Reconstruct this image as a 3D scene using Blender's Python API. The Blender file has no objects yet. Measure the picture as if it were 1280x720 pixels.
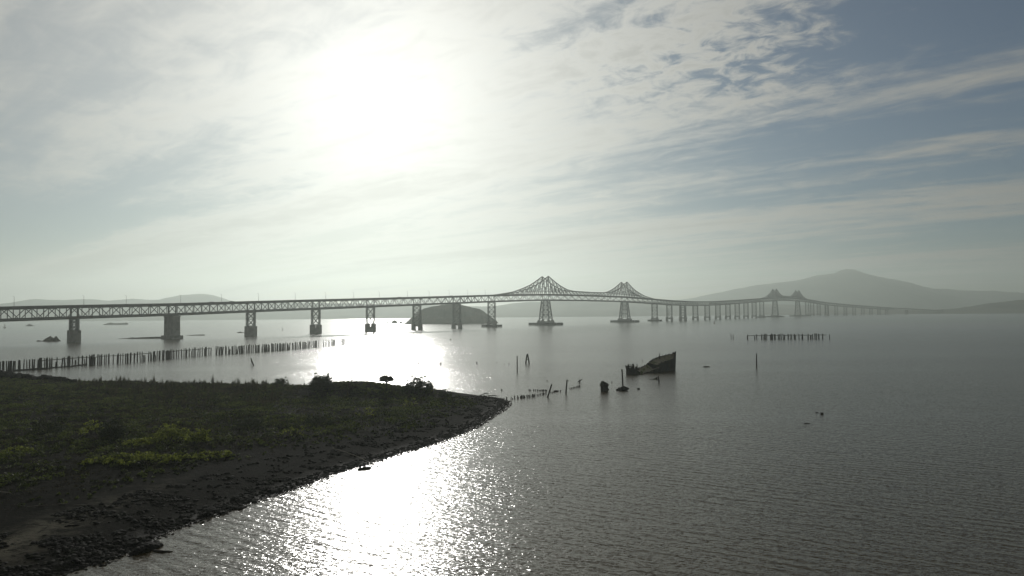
import bpy, math, random
import numpy as np
from mathutils import Vector, Matrix, noise

random.seed(11)
rng = np.random.default_rng(11)
PI = math.pi
scene = bpy.context.scene
COL = scene.collection

# ------------------------------------------------------------------ camera
W, H, F = 1280.0, 720.0, 870.0
CAM_H = 21.7
PITCH = math.atan(32.0 / F)
ROLL = 0.009
cam_data = bpy.data.cameras.new('camera')
cam = bpy.data.objects.new('camera', cam_data)
COL.objects.link(cam)
cam_data.sensor_fit = 'HORIZONTAL'
cam_data.angle = 2 * math.atan(W / 2 / F)
cam_data.clip_start = 0.5
cam_data.clip_end = 60000
cam.matrix_world = (Matrix.Translation((0, 0, CAM_H)) @ Matrix.Rotation(PI / 2 + PITCH, 4, 'X')
                    @ Matrix.Rotation(-ROLL, 4, 'Z'))
scene.camera = cam
RM = cam.matrix_world.to_3x3()
RX, UY, FZ = RM.col[0].copy(), RM.col[1].copy(), -RM.col[2]


def ray(px, py):
    return (FZ * F + RX * (px - W / 2) - UY * (py - H / 2)).normalized()


def G(px, py, z=0.0):
    """survey point: where the sight line meets the level z"""
    d = ray(px, py)
    t = (z - CAM_H) / d.z
    return Vector((d.x * t, d.y * t, z))


def HZ(px, py, Y):
    """survey point at northing Y on the sight line"""
    d = ray(px, py)
    t = Y / d.y
    return Vector((d.x * t, Y, CAM_H + d.z * t))


# ------------------------------------------------------------------ tagging
def tag(o, label=None, cat=None, group=None, kind=None):
    if label: o['label'] = label
    if cat: o['category'] = cat
    if group: o['group'] = group
    if kind: o['kind'] = kind
    return o


def empty(name, loc=(0, 0, 0), rz=0.0, parent=None):
    o = bpy.data.objects.new(name, None)
    COL.objects.link(o)
    o.location = loc
    o.rotation_euler = (0, 0, rz)
    o.empty_display_size = 0.5
    if parent: o.parent = parent
    return o


def copy_tree(o, parent=None):
    c = o.copy()
    COL.objects.link(c)
    if parent: c.parent = parent
    for ch in list(o.children):
        copy_tree(ch, c)
    return c


class MB:
    def __init__(s):
        s.v, s.f, s.n = [], [], 0

    def add(s, vs, fs):
        b = len(s.v)
        s.v.extend([tuple(v) for v in vs])
        s.f.extend([tuple(i + b for i in f) for f in fs])

    def box(s, c, size, ax=None, taper=1.0):
        c = Vector(c)
        ax = ax or (Vector((1, 0, 0)), Vector((0, 1, 0)), Vector((0, 0, 1)))
        hx, hy, hz = size[0] / 2, size[1] / 2, size[2] / 2
        vs = []
        for sz in (-1, 1):
            k = taper if sz > 0 else 1.0
            for sx, sy in ((-1, -1), (1, -1), (1, 1), (-1, 1)):
                vs.append(c + ax[0] * (sx * hx * k) + ax[1] * (sy * hy * k) + ax[2] * (sz * hz))
        s.add(vs, [(3, 2, 1, 0), (4, 5, 6, 7), (0, 1, 5, 4), (1, 2, 6, 5), (2, 3, 7, 6), (3, 0, 4, 7)])

    def beam(s, p, q, w, h=None):
        p, q = Vector(p), Vector(q)
        h = h or w
        d = q - p
        L = d.length
        if L < 1e-6: return
        d /= L
        up = Vector((0, 0, 1)) if abs(d.z) < 0.95 else Vector((0, 1, 0))
        a = d.cross(up).normalized()
        b = a.cross(d).normalized()
        vs = []
        for e in (p, q):
            for sx, sy in ((-1, -1), (1, -1), (1, 1), (-1, 1)):
                vs.append(e + a * (sx * w / 2) + b * (sy * h / 2))
        s.add(vs, [(3, 2, 1, 0), (4, 5, 6, 7), (0, 1, 5, 4), (1, 2, 6, 5), (2, 3, 7, 6), (3, 0, 4, 7)])

    def tube(s, pts, rad, n=7, wob=0.0, cap=True):
        pts = [Vector(p) for p in pts]
        rings = []
        for i, p in enumerate(pts):
            d = (pts[min(i + 1, len(pts) - 1)] - pts[max(i - 1, 0)]).normalized()
            up = Vector((0, 0, 1)) if abs(d.z) < 0.9 else Vector((0, 1, 0))
            a = d.cross(up).normalized()
            b = a.cross(d).normalized()
            r = rad[i] if hasattr(rad, '__len__') else rad
            rings.append([p + (a * math.cos(2 * PI * k / n) + b * math.sin(2 * PI * k / n)) * r *
                          (1 + wob * random.uniform(-1, 1)) for k in range(n)])
        vs = [v for r in rings for v in r]
        fs = []
        for i in range(len(pts) - 1):
            for k in range(n):
                fs.append((i * n + k, i * n + (k + 1) % n, (i + 1) * n + (k + 1) % n, (i + 1) * n + k))
        if cap:
            fs.append(tuple(reversed(range(n))))
            fs.append(tuple((len(pts) - 1) * n + k for k in range(n)))
        s.add(vs, fs)

    def build(s, name, m, parent=None, smooth=False):
        me = bpy.data.meshes.new(name)
        me.from_pydata(s.v, [], s.f)
        me.update()
        if m: me.materials.append(m)
        if smooth:
            me.polygons.foreach_set('use_smooth', [True] * len(me.polygons))
        o = bpy.data.objects.new(name, me)
        COL.objects.link(o)
        if parent: o.parent = parent
        return o


def raw_mesh(name, v, f, m, parent=None, smooth=False):
    """fast mesh from numpy arrays of equal-size faces"""
    me = bpy.data.meshes.new(name)
    v = np.asarray(v, dtype=np.float32)
    f = np.asarray(f, dtype=np.int32)
    k = f.shape[1]
    me.vertices.add(len(v))
    me.vertices.foreach_set('co', v.ravel())
    me.loops.add(f.size)
    me.loops.foreach_set('vertex_index', f.ravel())
    me.polygons.add(len(f))
    me.polygons.foreach_set('loop_start', np.arange(0, f.size, k, dtype=np.int32))
    me.polygons.foreach_set('loop_total', np.full(len(f), k, dtype=np.int32))
    if smooth: me.polygons.foreach_set('use_smooth', np.ones(len(f), dtype=bool))
    me.update(calc_edges=True)
    me.validate()
    if m: me.materials.append(m)
    o = bpy.data.objects.new(name, me)
    COL.objects.link(o)
    if parent: o.parent = parent
    return o


# ------------------------------------------------------------------ materials
class NT:
    def __init__(s, tree):
        s.t = tree

    def n(s, typ, **kw):
        nd = s.t.nodes.new(typ)
        ins = kw.pop('ins', {})
        for k, v in kw.items(): setattr(nd, k, v)
        for k, v in ins.items():
            if isinstance(v, bpy.types.NodeSocket): s.t.links.new(v, nd.inputs[k])
            else: nd.inputs[k].default_value = v
        return nd

    def math(s, op, a, b=0.0, c=0.0, clamp=False):
        nd = s.n('ShaderNodeMath', operation=op, use_clamp=clamp, ins={0: a, 1: b, 2: c})
        return nd.outputs[0]

    def vmath(s, op, a, b=(0, 0, 0), out=0):
        nd = s.n('ShaderNodeVectorMath', operation=op, ins={0: a, 1: b})
        return nd.outputs[out]

    def mix(s, fac, a, b, blend='MIX'):
        nd = s.n('ShaderNodeMix', data_type='RGBA', blend_type=blend)
        for i, v in ((0, fac), (6, a), (7, b)):
            if isinstance(v, bpy.types.NodeSocket): s.t.links.new(v, nd.inputs[i])
            else: nd.inputs[i].default_value = v if i == 0 else (*v[:3], 1)
        return nd.outputs[2]

    def noise(s, vec, scale, detail=4, rough=0.55, dist=0.0, col=False):
        nd = s.n('ShaderNodeTexNoise', ins={'Vector': vec, 'Scale': scale, 'Detail': detail,
                                            'Roughness': rough, 'Distortion': dist})
        return nd.outputs[1 if col else 0]

    def smooth(s, x, lo, hi, a=0.0, b=1.0):
        nd = s.n('ShaderNodeMapRange', interpolation_type='SMOOTHSTEP',
                 ins={0: x, 1: lo, 2: hi, 3: a, 4: b})
        return nd.outputs[0]


def new_mat(name):
    m = bpy.data.materials.new(name)
    m.use_nodes = True
    m.node_tree.nodes.clear()
    nt = NT(m.node_tree)
    out = nt.n('ShaderNodeOutputMaterial')
    return m, nt, out


def surf(name, c1, c2, scale=1.0, rough=0.8, bump=0.3, bscale=None, spec=0.3, c3=None, metal=0.0, s3=None, bdist=0.05):
    """noise-mottled surface with bump"""
    m, nt, out = new_mat(name)
    tc = nt.n('ShaderNodeTexCoord').outputs['Object']
    n1 = nt.noise(tc, scale, 6, 0.6)
    fac = nt.smooth(n1, 0.35, 0.65)
    col = nt.mix(fac, c1, c2)
    if c3:
        n3 = nt.noise(tc, s3 or scale * 0.35, 5, 0.65, 0.5)
        col = nt.mix(nt.smooth(n3, 0.52, 0.66), col, c3)
    bs = nt.n('ShaderNodeBsdfPrincipled', ins={'Base Color': col, 'Roughness': rough, 'Metallic': metal,
                                               'Specular IOR Level': spec})
    if bump:
        b = nt.n('ShaderNodeBump', ins={'Strength': bump, 'Distance': bdist,
                                        'Height': nt.noise(tc, bscale or scale * 4, 5, 0.6)})
        nt.t.links.new(b.outputs[0], bs.inputs['Normal'])
    nt.t.links.new(bs.outputs[0], out.inputs[0])
    return m


def leaf_mat(name, c1, c2, scale=0.3, trans=0.35):
    m, nt, out = new_mat(name)
    pos = nt.n('ShaderNodeNewGeometry').outputs['Position']
    n1 = nt.noise(pos, scale, 5, 0.65)
    n2 = nt.noise(pos, scale * 9, 3, 0.6)
    fac = nt.smooth(nt.math('ADD', nt.math('MULTIPLY', n1, 0.6), nt.math('MULTIPLY', n2, 0.4)), 0.38, 0.62)
    col = nt.mix(fac, c1, c2)
    d = nt.n('ShaderNodeBsdfPrincipled', ins={'Base Color': col, 'Roughness': 0.65, 'Specular IOR Level': 0.25})
    t = nt.n('ShaderNodeBsdfTranslucent', ins={'Color': col})
    mx = nt.n('ShaderNodeMixShader', ins={0: trans})
    nt.t.links.new(d.outputs[0], mx.inputs[1])
    nt.t.links.new(t.outputs[0], mx.inputs[2])
    nt.t.links.new(mx.outputs[0], out.inputs[0])
    return m


M = {}
M['steel'] = surf('painted_steel', (.13, .145, .14), (.17, .18, .17), .15, .6, .15, 1.0, c3=(.12, .09, .07))
M['concrete'] = surf('pier_concrete', (.20, .20, .185), (.27, .26, .24), .25, .9, .25, 1.5, c3=(.14, .14, .12))
M['asphalt'] = surf('deck_concrete', (.10, .10, .10), (.14, .14, .135), .3, .9, .2, 2)
M['timber'] = surf('weathered_timber', (.035, .03, .026), (.062, .055, .046), 2.2, .9, .5, 9, spec=.08, c3=(.02, .024, .018), s3=1.1)
M['wetwood'] = surf('wet_timber', (.022, .02, .017), (.036, .032, .026), 1.8, .75, .5, 7, spec=.1, c3=(.04, .055, .018), s3=.8)
M['plank'] = surf('bleached_plank', (.09, .08, .065), (.14, .125, .10), 1.5, .8, .4, 9, c3=(.09, .10, .05), s3=.7)
M['mossdeck'] = surf('mossy_deck_plank', (.12, .11, .08), (.21, .195, .14), 1.0, .85, .5, 5, c3=(.06, .085, .025), s3=.5)
M['hull'] = surf('hull_plank', (.020, .022, .024), (.040, .040, .040), .8, .8, .5, 3, spec=.1, c3=(.05, .045, .03), s3=.5)
M['rock'] = surf('shore_rock', (.010, .010, .009), (.026, .025, .021), 1.6, .85, .7, 5, spec=.08, c3=(.016, .019, .009), s3=.9)
M['islet'] = surf('islet_rock', (.06, .055, .045), (.12, .11, .09), .25, .9, .6, .8, c3=(.05, .06, .03), s3=.12, bdist=.5)
M['hill'] = surf('hill_scrub', (.045, .055, .03), (.085, .085, .05), .003, .95, 0, c3=(.03, .04, .022), s3=.0012)
M['redrock'] = surf('island_scrub', (.045, .055, .03), (.08, .075, .045), .03, .95, .6, .15, c3=(.03, .04, .02), s3=.02, bdist=2)
M['stem'] = surf('stem_bark', (.03, .025, .02), (.06, .05, .04), 4, .9, 0)
M['leaf'] = leaf_mat('shrub_leaf', (.025, .035, .014), (.05, .06, .022), .4, .18)
M['leaf_bright'] = leaf_mat('bright_leaf', (.035, .05, .011), (.30, .34, .06), 2.2, .55)
M['grass'] = leaf_mat('dry_grass', (.022, .021, .012), (.080, .070, .034), .2, .22)
M['cover'] = leaf_mat('low_plant', (.011, .016, .006), (.11, .14, .03), .22, .38)
M['buoy'] = surf('buoy_paint', (.10, .05, .03), (.14, .08, .05), 1, .5, 0)
M['vehicle'] = surf('vehicle_paint', (.25, .25, .25), (.32, .32, .32), .5, .4, 0)
M['tyre'] = surf('tyre_rubber', (.02, .02, .02), (.03, .03, .03), 5, .8, 0)
M['glass'] = surf('cab_glass', (.03, .035, .04), (.04, .045, .05), 1, .1, 0, spec=.5)
M['lamp'] = surf('lamp_housing', (.25, .25, .24), (.3, .3, .29), 1, .5, 0)

# ------------------------------------------------------------------ light, sky, haze
SUN = ray(472, 126)
sun_el = math.asin(SUN.z)
sun_az = math.atan2(SUN.x, SUN.y)
sl = bpy.data.lights.new('sun', 'SUN')
sl.energy = 2.0
sl.angle = math.radians(0.5)
sl.color = (1.0, 0.97, 0.92)
sun = bpy.data.objects.new('sun', sl)
COL.objects.link(sun)
sun.location = (0, 0, 60)
sun.rotation_euler = SUN.to_track_quat('Z', 'Y').to_euler()

world = bpy.data.worlds.new('World')
scene.world = world
world.use_nodes = True
wt = NT(world.node_tree)
SKY_STRENGTH = 0.06
world.node_tree.nodes.clear()
wo = wt.n('ShaderNodeOutputWorld')
d = wt.vmath('NORMALIZE', wt.n('ShaderNodeTexCoord').outputs['Generated'])
sky = wt.n('ShaderNodeTexSky', sky_type='NISHITA', sun_disc=False, sun_elevation=sun_el, sun_rotation=sun_az,
           altitude=20, air_density=1.0, dust_density=0.5, ozone_density=2.5)
sep = wt.n('ShaderNodeSeparateXYZ', ins={0: d})
dx, dy, dz = sep.outputs
mu = wt.vmath('DOT_PRODUCT', d, tuple(SUN), out=1)


def hg(g):
    den = wt.math('POWER', wt.math('SUBTRACT', 1 + g * g, wt.math('MULTIPLY', mu, 2 * g)), 1.5)
    return wt.math('DIVIDE', (1 - g * g) / (4 * PI), den)


# cloud layer seen in plan: direction projected on a level sheet overhead
den = wt.math('ADD', wt.math('MAXIMUM', dz, 0.0), 0.07)
cx = wt.math('DIVIDE', dx, den)
cy = wt.math('DIVIDE', dy, den)
az = math.radians(-52)
al = wt.math('ADD', wt.math('MULTIPLY', cx, math.sin(az)), wt.math('MULTIPLY', cy, math.cos(az)))   # along the bands
ac = wt.math('SUBTRACT', wt.math('MULTIPLY', cx, math.cos(az)), wt.math('MULTIPLY', cy, math.sin(az)))  # across them
p_str = wt.n('ShaderNodeCombineXYZ', ins={0: wt.math('MULTIPLY', al, 0.22), 1: ac, 2: 3.1}).outputs[0]
p_iso = wt.n('ShaderNodeCombineXYZ', ins={0: wt.math('MULTIPLY', al, 0.7), 1: ac, 2: 7.7}).outputs[0]
streak = wt.noise(p_str, 0.9, 9, 0.58, 0.6)
fine = wt.noise(p_str, 3.4, 8, 0.62, 0.4)
mott = wt.noise(p_iso, 5.5, 6, 0.6, 0.8)
big = wt.noise(p_iso, 0.55, 3, 0.5)
# a clearer quarter of the sky, up to the right
clr = wt.smooth(wt.vmath('DOT_PRODUCT', d, tuple(ray(1230, 60)), out=1), 0.80, 0.985)
s1 = wt.math('ADD', wt.math('MULTIPLY', streak, 0.62), wt.math('MULTIPLY', fine, 0.30))
s1 = wt.math('ADD', s1, wt.math('MULTIPLY', mott, 0.22))
s1 = wt.math('ADD', s1, wt.math('MULTIPLY', big, 0.12))
s1 = wt.math('SUBTRACT', s1, wt.math('MULTIPLY', clr, 0.075))
wob = wt.math('MULTIPLY', wt.math('SUBTRACT', wt.noise(p_str, 0.9, 5, .6), .5), .9)
acw = wt.math('ADD', ac, wob)


def plan(px, py):
    v_ = ray(px, py)
    q = max(v_.z, 0) + .07
    x_, y_ = v_.x / q, v_.y / q
    return x_ * math.sin(az) + y_ * math.cos(az), x_ * math.cos(az) - y_ * math.sin(az)


def bank(px0, py0, w, amp, wal=None):
    # one long bank of cloud (or a gap, if negative) lying along the wind
    global s1
    l0, a0 = plan(px0, py0)
    g_ = wt.math('DIVIDE', wt.math('SUBTRACT', acw, a0), w)
    g_ = wt.math('MULTIPLY', g_, g_)
    if wal:
        h_ = wt.math('DIVIDE', wt.math('SUBTRACT', al, l0), wal)
        g_ = wt.math('ADD', g_, wt.math('MULTIPLY', h_, h_))
    g_ = wt.math('EXPONENT', wt.math('MULTIPLY', g_, -1.0))
    s1 = wt.math('ADD', s1, wt.math('MULTIPLY', g_, amp))


for b_ in [(1250, 78, .22, .085), (1100, 170, .34, -.10, 1.2), (1240, 242, .20, .085), (1240, 212, .22, -.02), (1240, 300, .6, -.06, 1.5),
           (1180, 15, .28, -.11, .6), (900, 60, .45, .07, .5), (60, 285, .6, -.17, 2.0), (60, 205, .3, .03, 1.5), (20, 95, .25, -.09, .8)]:
    bank(*b_)
# a field of small mottled cloud high up, right of the sun
ml, ma = plan(880, 70)
mm = wt.math('ADD', wt.math('POWER', wt.math('DIVIDE', wt.math('SUBTRACT', al, ml), .5), 2.0), wt.math('POWER', wt.math('DIVIDE', wt.math('SUBTRACT', ac, ma), .55), 2.0))
mm = wt.math('EXPONENT', wt.math('MULTIPLY', mm, -1.0))
m2 = wt.noise(wt.n('ShaderNodeCombineXYZ', ins={0: al, 1: ac, 2: 2.2}).outputs[0], 9.0, 6, .62, .6)
s1 = wt.math('ADD', s1, wt.math('MULTIPLY', mm, wt.math('MULTIPLY', wt.math('SUBTRACT', m2, .5), .75)))
dens = wt.smooth(s1, 0.49, 0.67)                    # how thick the cloud is there
cover = wt.math('ADD', 0.57, wt.math('MULTIPLY', dens, 0.41))
cover = wt.math('SUBTRACT', cover, wt.math('MULTIPLY', wt.math('MULTIPLY', clr, 0.50), wt.math('SUBTRACT', 1.0, dens)))
gl, ga = plan(70, 285)
gm_ = wt.math('ADD', wt.math('POWER', wt.math('DIVIDE', wt.math('SUBTRACT', al, gl), 2.6), 2.0), wt.math('POWER', wt.math('DIVIDE', wt.math('SUBTRACT', acw, ga), 1.0), 2.0))
gm_ = wt.math('EXPONENT', wt.math('MULTIPLY', gm_, -1.0))
cover = wt.math('SUBTRACT', cover, wt.math('MULTIPLY', gm_, wt.math('SUBTRACT', .42, wt.math('MULTIPLY', dens, .25))))     # a thin place low on the left
ph = wt.math('ADD', wt.math('MULTIPLY', hg(0.82), 0.125), wt.math('MULTIPLY', hg(0.55), 0.88))
ph = wt.math('ADD', ph, 0.14)
# thin cloud scatters forward more than thick cloud does
thick = wt.smooth(s1, 0.60, 0.80)
ph = wt.math('MULTIPLY', ph, wt.math('SUBTRACT', 1.0, wt.math('MULTIPLY', thick, 0.22)))
ccol = wt.vmath('MULTIPLY', wt.n('ShaderNodeCombineXYZ', ins={0: ph, 1: ph, 2: ph}).outputs[0], tuple(c / SKY_STRENGTH for c in (1.0, 0.985, 0.93)))
skyc = wt.vmath('MULTIPLY', sky.outputs[0], (0.39, 0.46, 0.53))       # seen through the thin veil
col = wt.mix(cover, skyc, ccol)
bg = wt.n('ShaderNodeBackground', ins={0: col, 1: SKY_STRENGTH})
world.node_tree.links.new(bg.outputs[0], wo.inputs[0])

hm, ht, hout = new_mat('haze_air')
vol = ht.n('ShaderNodeVolumePrincipled', ins={'Color': (.855, .968, .90, 1), 'Density': 1.6e-4, 'Anisotropy': 0.58})
hm.node_tree.links.new(vol.outputs[0], hout.inputs[1])
hb = MB()
hb.box((0, 4100, 245), (18000, 9400, 502))
haze = hb.build('haze', hm)
tag(haze, 'pale sea haze lying over the whole bay', 'haze', kind='stuff')

vs = scene.view_settings
vs.view_transform = 'Standard'
vs.look = 'None'
vs.gamma = 1.0
vs.exposure = 0.0
vs.use_curve_mapping = False

# ------------------------------------------------------------------ water
wm, nt, out = new_mat('bay_water')
pos = nt.n('ShaderNodeNewGeometry').outputs['Position']


def stretched(rot, sx, sy):
    mp = nt.n('ShaderNodeMapping', ins={'Vector': pos, 'Rotation': (0, 0, rot), 'Scale': (sx, sy, 1)})
    return mp.outputs[0]


# slicks and wind lanes change how rough the water is
lane = nt.noise(stretched(math.radians(4), .0025, .016), 1.0, 5, 0.6, 0.4)
calm = nt.smooth(lane, 0.36, 0.62, 0.72, 1.12)
py_ = nt.n('ShaderNodeSeparateXYZ', ins={0: pos}).outputs[1]
# out past the old piles the bay lies smoother
calm = nt.math('MULTIPLY', calm, nt.smooth(nt.math('ADD', py_, nt.math('MULTIPLY', lane, 900.0)), 800, 1400, 1.0, .30))


def crest(deg, kx, ky):
    # coordinates across and along wave crests that run deg to the right and towards the shore
    a_ = math.radians(deg)
    u_ = nt.vmath('DOT_PRODUCT', pos, (math.sin(a_), math.cos(a_), 0), out=1)
    v_ = nt.vmath('DOT_PRODUCT', pos, (math.cos(a_), -math.sin(a_), 0), out=1)
    return nt.n('ShaderNodeCombineXYZ', ins={0: nt.math('MULTIPLY', u_, kx), 1: nt.math('MULTIPLY', v_, ky)}).outputs[0]


wav = nt.n('ShaderNodeTexWave', wave_type='BANDS', bands_direction='X', wave_profile='SIN',
           ins={'Vector': crest(33, 1.0, .35), 'Scale': 0.20, 'Distortion': 5.0, 'Detail': 3.0, 'Detail Scale': 0.9, 'Detail Roughness': 0.6}).outputs[1]
grp = nt.smooth(nt.noise(crest(33, .10, .05), 1.0, 3, .6), .35, .65, .25, 1.0)     # waves come in sets
w1 = nt.noise(crest(30, .80, .20), 1.0, 3, 0.55, 0.6)
w2 = nt.noise(crest(15, 2.2, .8), 1.0, 3, 0.6, 0.3)
hgt = nt.math('ADD', nt.math('MULTIPLY', w1, 0.65), nt.math('MULTIPLY', w2, 0.20))
hgt = nt.math('ADD', hgt, nt.math('MULTIPLY', nt.math('MULTIPLY', wav, grp), 0.16))
bump = nt.n('ShaderNodeBump', ins={'Strength': nt.math('MULTIPLY', calm, 0.5), 'Distance': 0.5, 'Height': hgt})
# facets too small to see one by one: they spread the sun into a glitter path
mc = nt.noise(stretched(0.3, 2.2, 4.2), 1.0, 1, 0.5, 0.0, col=True)
mc2 = nt.noise(stretched(0.7, 9.0, 9.0), 1.0, 1, 0.5, 0.0, col=True)
mcv = nt.vmath('SUBTRACT', nt.vmath('ADD', mc, nt.vmath('MULTIPLY', mc2, (.9, .9, .9))), (0.95, 0.95, 0.95))
amp = nt.math('MULTIPLY', calm, 0.90)
sc = nt.n('ShaderNodeVectorMath', operation='SCALE', ins={0: nt.vmath('MULTIPLY', mcv, (.85, .72, 0)), 3: amp})
nrm = nt.vmath('NORMALIZE', nt.vmath('ADD', bump.outputs[0], sc.outputs[0]))
wb = nt.n('ShaderNodeBsdfPrincipled', ins={'Base Color': (.052, .039, .016, 1), 'Roughness': 0.20, 'IOR': 1.333,
                                           'Specular IOR Level': 0.5, 'Normal': nrm})
wm.node_tree.links.new(wb.outputs[0], out.inputs[0])
wv = [(-6900, -500, 0), (6900, -500, 0), (6900, 6800, 0), (-6900, 6800, 0)]
water = raw_mesh('water', wv, [(0, 1, 2, 3)], wm)
tag(water, 'grey rippled bay water with a bright sun path', 'water', kind='structure')

# ------------------------------------------------------------------ far land
def ridge_land(name, pts, Y, depth, m, base=0.0, rough=0.08, nx=220, ny=27, freq=None, back=1.0):
    """land whose skyline runs through surveyed points at northing Y"""
    P = [HZ(px, py, Y) for px, py in pts]
    xs = np.array([p.x for p in P]); zs = np.array([max(p.z, 0) for p in P])
    X = np.linspace(xs[0], xs[-1], nx)
    Z = np.interp(X, xs, zs)
    zmax = zs.max()
    v = np.zeros((ny, nx, 3))
    freq = freq or 6.0 / depth
    for j in range(ny):
        t = j / (ny - 1) * 2 - 1            # -1 front, 0 ridge, 1 back
        prof = 1 - abs(t) ** (1.0 if t < 0 else 1.2)
        for i in range(nx):
            yy = Y + t * depth * (1 if t < 0 else back)
            n1 = noise.fractal(Vector((X[i] * freq, yy * freq, 1.7)), 0.9, 2.1, 5)
            n2 = abs(noise.fractal(Vector((X[i] * freq * 1.6, yy * freq * .5, 5.1)), 0.9, 2.1, 4))
            k = 1 - prof
            h = Z[i] * prof + zmax * rough * (n1 - n2 * 1.2) * k * prof * 3.0 + zmax * .018 * n1
            edge = min(1, (i) / 6, (nx - 1 - i) / 6)
            v[j, i] = (X[i], yy, base - 4 + (h + 4) * max(edge, 0) if prof > 1e-4 else base - 4)
    idx = np.arange(nx * ny).reshape(ny, nx)
    f = np.stack([idx[:-1, :-1], idx[:-1, 1:], idx[1:, 1:], idx[1:, :-1]], -1).reshape(-1, 4)
    return raw_mesh(name, v.reshape(-1, 3), f, m, smooth=True)


tag(ridge_land('mountain', [(560, 392), (700, 387), (800, 380), (860, 373), (900, 365.5), (940, 357.5), (970, 353.5),
                            (985, 351.5), (1005, 348), (1022, 344), (1043, 341.5), (1050, 338.6), (1057, 336.4),
                            (1067, 336.2), (1078, 340.5), (1088, 343.6), (1100, 346.4), (1118, 349.5), (1135, 352.5),
                            (1145, 356), (1169, 360.8), (1191, 361.5), (1213, 363.5), (1240, 363.5), (1280, 366.5),
                            (1400, 373), (1560, 380)], 7600, 1300, M['hill'], nx=760, rough=.03, back=.6), 'hazy mountain with a rounded summit on the right', 'mountain', kind='structure')
tag(ridge_land('hill', [(-420, 392), (-200, 388), (-60, 384), (0, 380.5), (16, 379.3), (24, 377.5), (36, 374.2), (45, 373.6), (60, 374.5),
                        (80, 375.2), (100, 374.3), (120, 374.5), (135, 375.5), (150, 374.5), (165, 373.6), (185, 375),
                        (200, 374.4), (215, 371.3), (225, 368.6), (240, 367.5), (255, 367.2), (265, 368.5), (275, 371),
                        (288, 375.4), (310, 379), (350, 382), (420, 386)], 5600, 1300, M['hill'], nx=300, rough=.06, back=.7), 'pale hazy hills behind the left end of the bridge', 'hill', kind='structure')
tag(ridge_land('hill', [(200, 388), (260, 381), (310, 378.5), (380, 378.3), (450, 379.5), (520, 381), (600, 383), (620, 382.3), (640, 379.2),
                        (660, 377.2), (700, 375.8), (760, 375.5), (800, 376), (850, 378), (900, 379), (960, 380),
                        (1040, 382), (1100, 385), (1150, 387.5)], 5000, 900, M['hill'], nx=300, rough=.06, back=.5), 'long low hazy hill behind the bridge towers', 'hill', kind='structure')
tag(ridge_land('hill', [(1130, 388.8), (1165, 387.2), (1190, 386), (1210, 384), (1225, 381), (1240, 378.6), (1264, 376), (1272, 375), (1290, 374.3),
                        (1340, 372), (1420, 372), (1520, 380)], 4000, 420, M['hill'], nx=160, rough=.08), 'dark low headland at the far right shore', 'hill', kind='structure')
tag(ridge_land('island', [(505.5, 404), (508, 403.3), (511.7, 399), (516.7, 394.5), (523, 388.6), (530, 385), (540, 382.6), (552, 380.3), (565, 379.5),
                          (575, 380), (582, 381.4), (590, 383.8), (595, 384.6), (600, 386), (604, 388.2), (609, 392.6), (614, 396), (620, 400.5), (625, 404)],
               1620, 70, M['redrock'], nx=160, ny=30, rough=.10, freq=.022), 'steep rounded scrub island behind the bridge', 'island', kind='structure')

# ------------------------------------------------------------------ bridge
NODES = [(-483, 464.9, 'block'), (-433, 537.1, 'block'), (-383, 609, 'block'), (-333, 682, 'wall'), (-283, 754, 'block'), (-233, 826, 'block'), (-183, 899, 'block'),
         (-133, 971, 'pair'), (-83, 1044, 'pair'), (-33, 1116, 'guard'), (60, 1250, 'tower'), (245, 1518, 'tower'),
         (338, 1653, 'guard'), (389, 1724, 'pair'), (440, 1796, 'double'), (491, 1867, 'pair'), (543, 1939, 'pair'),
         (594, 2011, 'pair'), (645, 2082, 'pair'), (696, 2154, 'pair'), (747, 2225, 'pair'), (798, 2297, 'pair'),
         (849, 2369, 'guard'), (944, 2501, 'tower'), (1134, 2766, 'tower'), (1228, 2899, 'guard'), (1280, 2971, 'pair'),
         (1337, 3038, 'pair'), (1400, 3099, 'double'), (1468, 3155, 'pair'), (1536, 3211, 'pair'), (1604, 3267, 'pair'),
         (1672, 3322, 'pair'), (1740, 3378, 'pair'), (1808, 3434, 'pair'), (1876, 3490, 'pair')]
NTR = 18
ex, ey = 2415 - 1876, 3905 - 3490
for k in range(1, NTR + 1):
    NODES.append((1876 + ex * k / NTR, 3490 + ey * k / NTR, 'wall' if k == 6 else 'trestle'))
NP = [Vector((a, b, 0)) for a, b, c in NODES]
S = [0.0]
for a, b in zip(NP[:-1], NP[1:]): S.append(S[-1] + (b - a).length)
S = np.array(S)

# deck levels surveyed along the bridge: (x, y of upper deck)
prof = [(-60, 386.6), (0, 385), (93, 382.9), (215.5, 380.6), (314, 377.6), (396, 375.4), (464, 373.6), (521, 372), (571, 370.6), (614, 369.2), (680, 368.2),
        (730, 369.3), (779, 371.2), (817, 374.2), (835.7, 375.8), (854, 376.9), (870, 377.3), (884, 377.2), (898, 376.7), (911, 376), (921.5, 375.3),
        (932.6, 374.6), (943, 373.9), (952, 373.3), (969, 372.5), (982, 372.3), (996, 372.9), (1008, 374.3), (1016, 375.6),
        (1024, 377.1), (1033, 378.4), (1043, 379.4), (1054, 380.4), (1065, 381.3), (1077, 382.3), (1088, 383.1), (1099, 383.9), (1110, 384.6), (1145, 386.4), (1180, 388.2)]


def pathpt(s):
    s = min(max(s, 0), S[-1])
    k = min(int(np.searchsorted(S, s, side='right')) - 1, len(NP) - 2)
    t = (s - S[k]) / (S[k + 1] - S[k])
    return NP[k].lerp(NP[k + 1], t)


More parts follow.
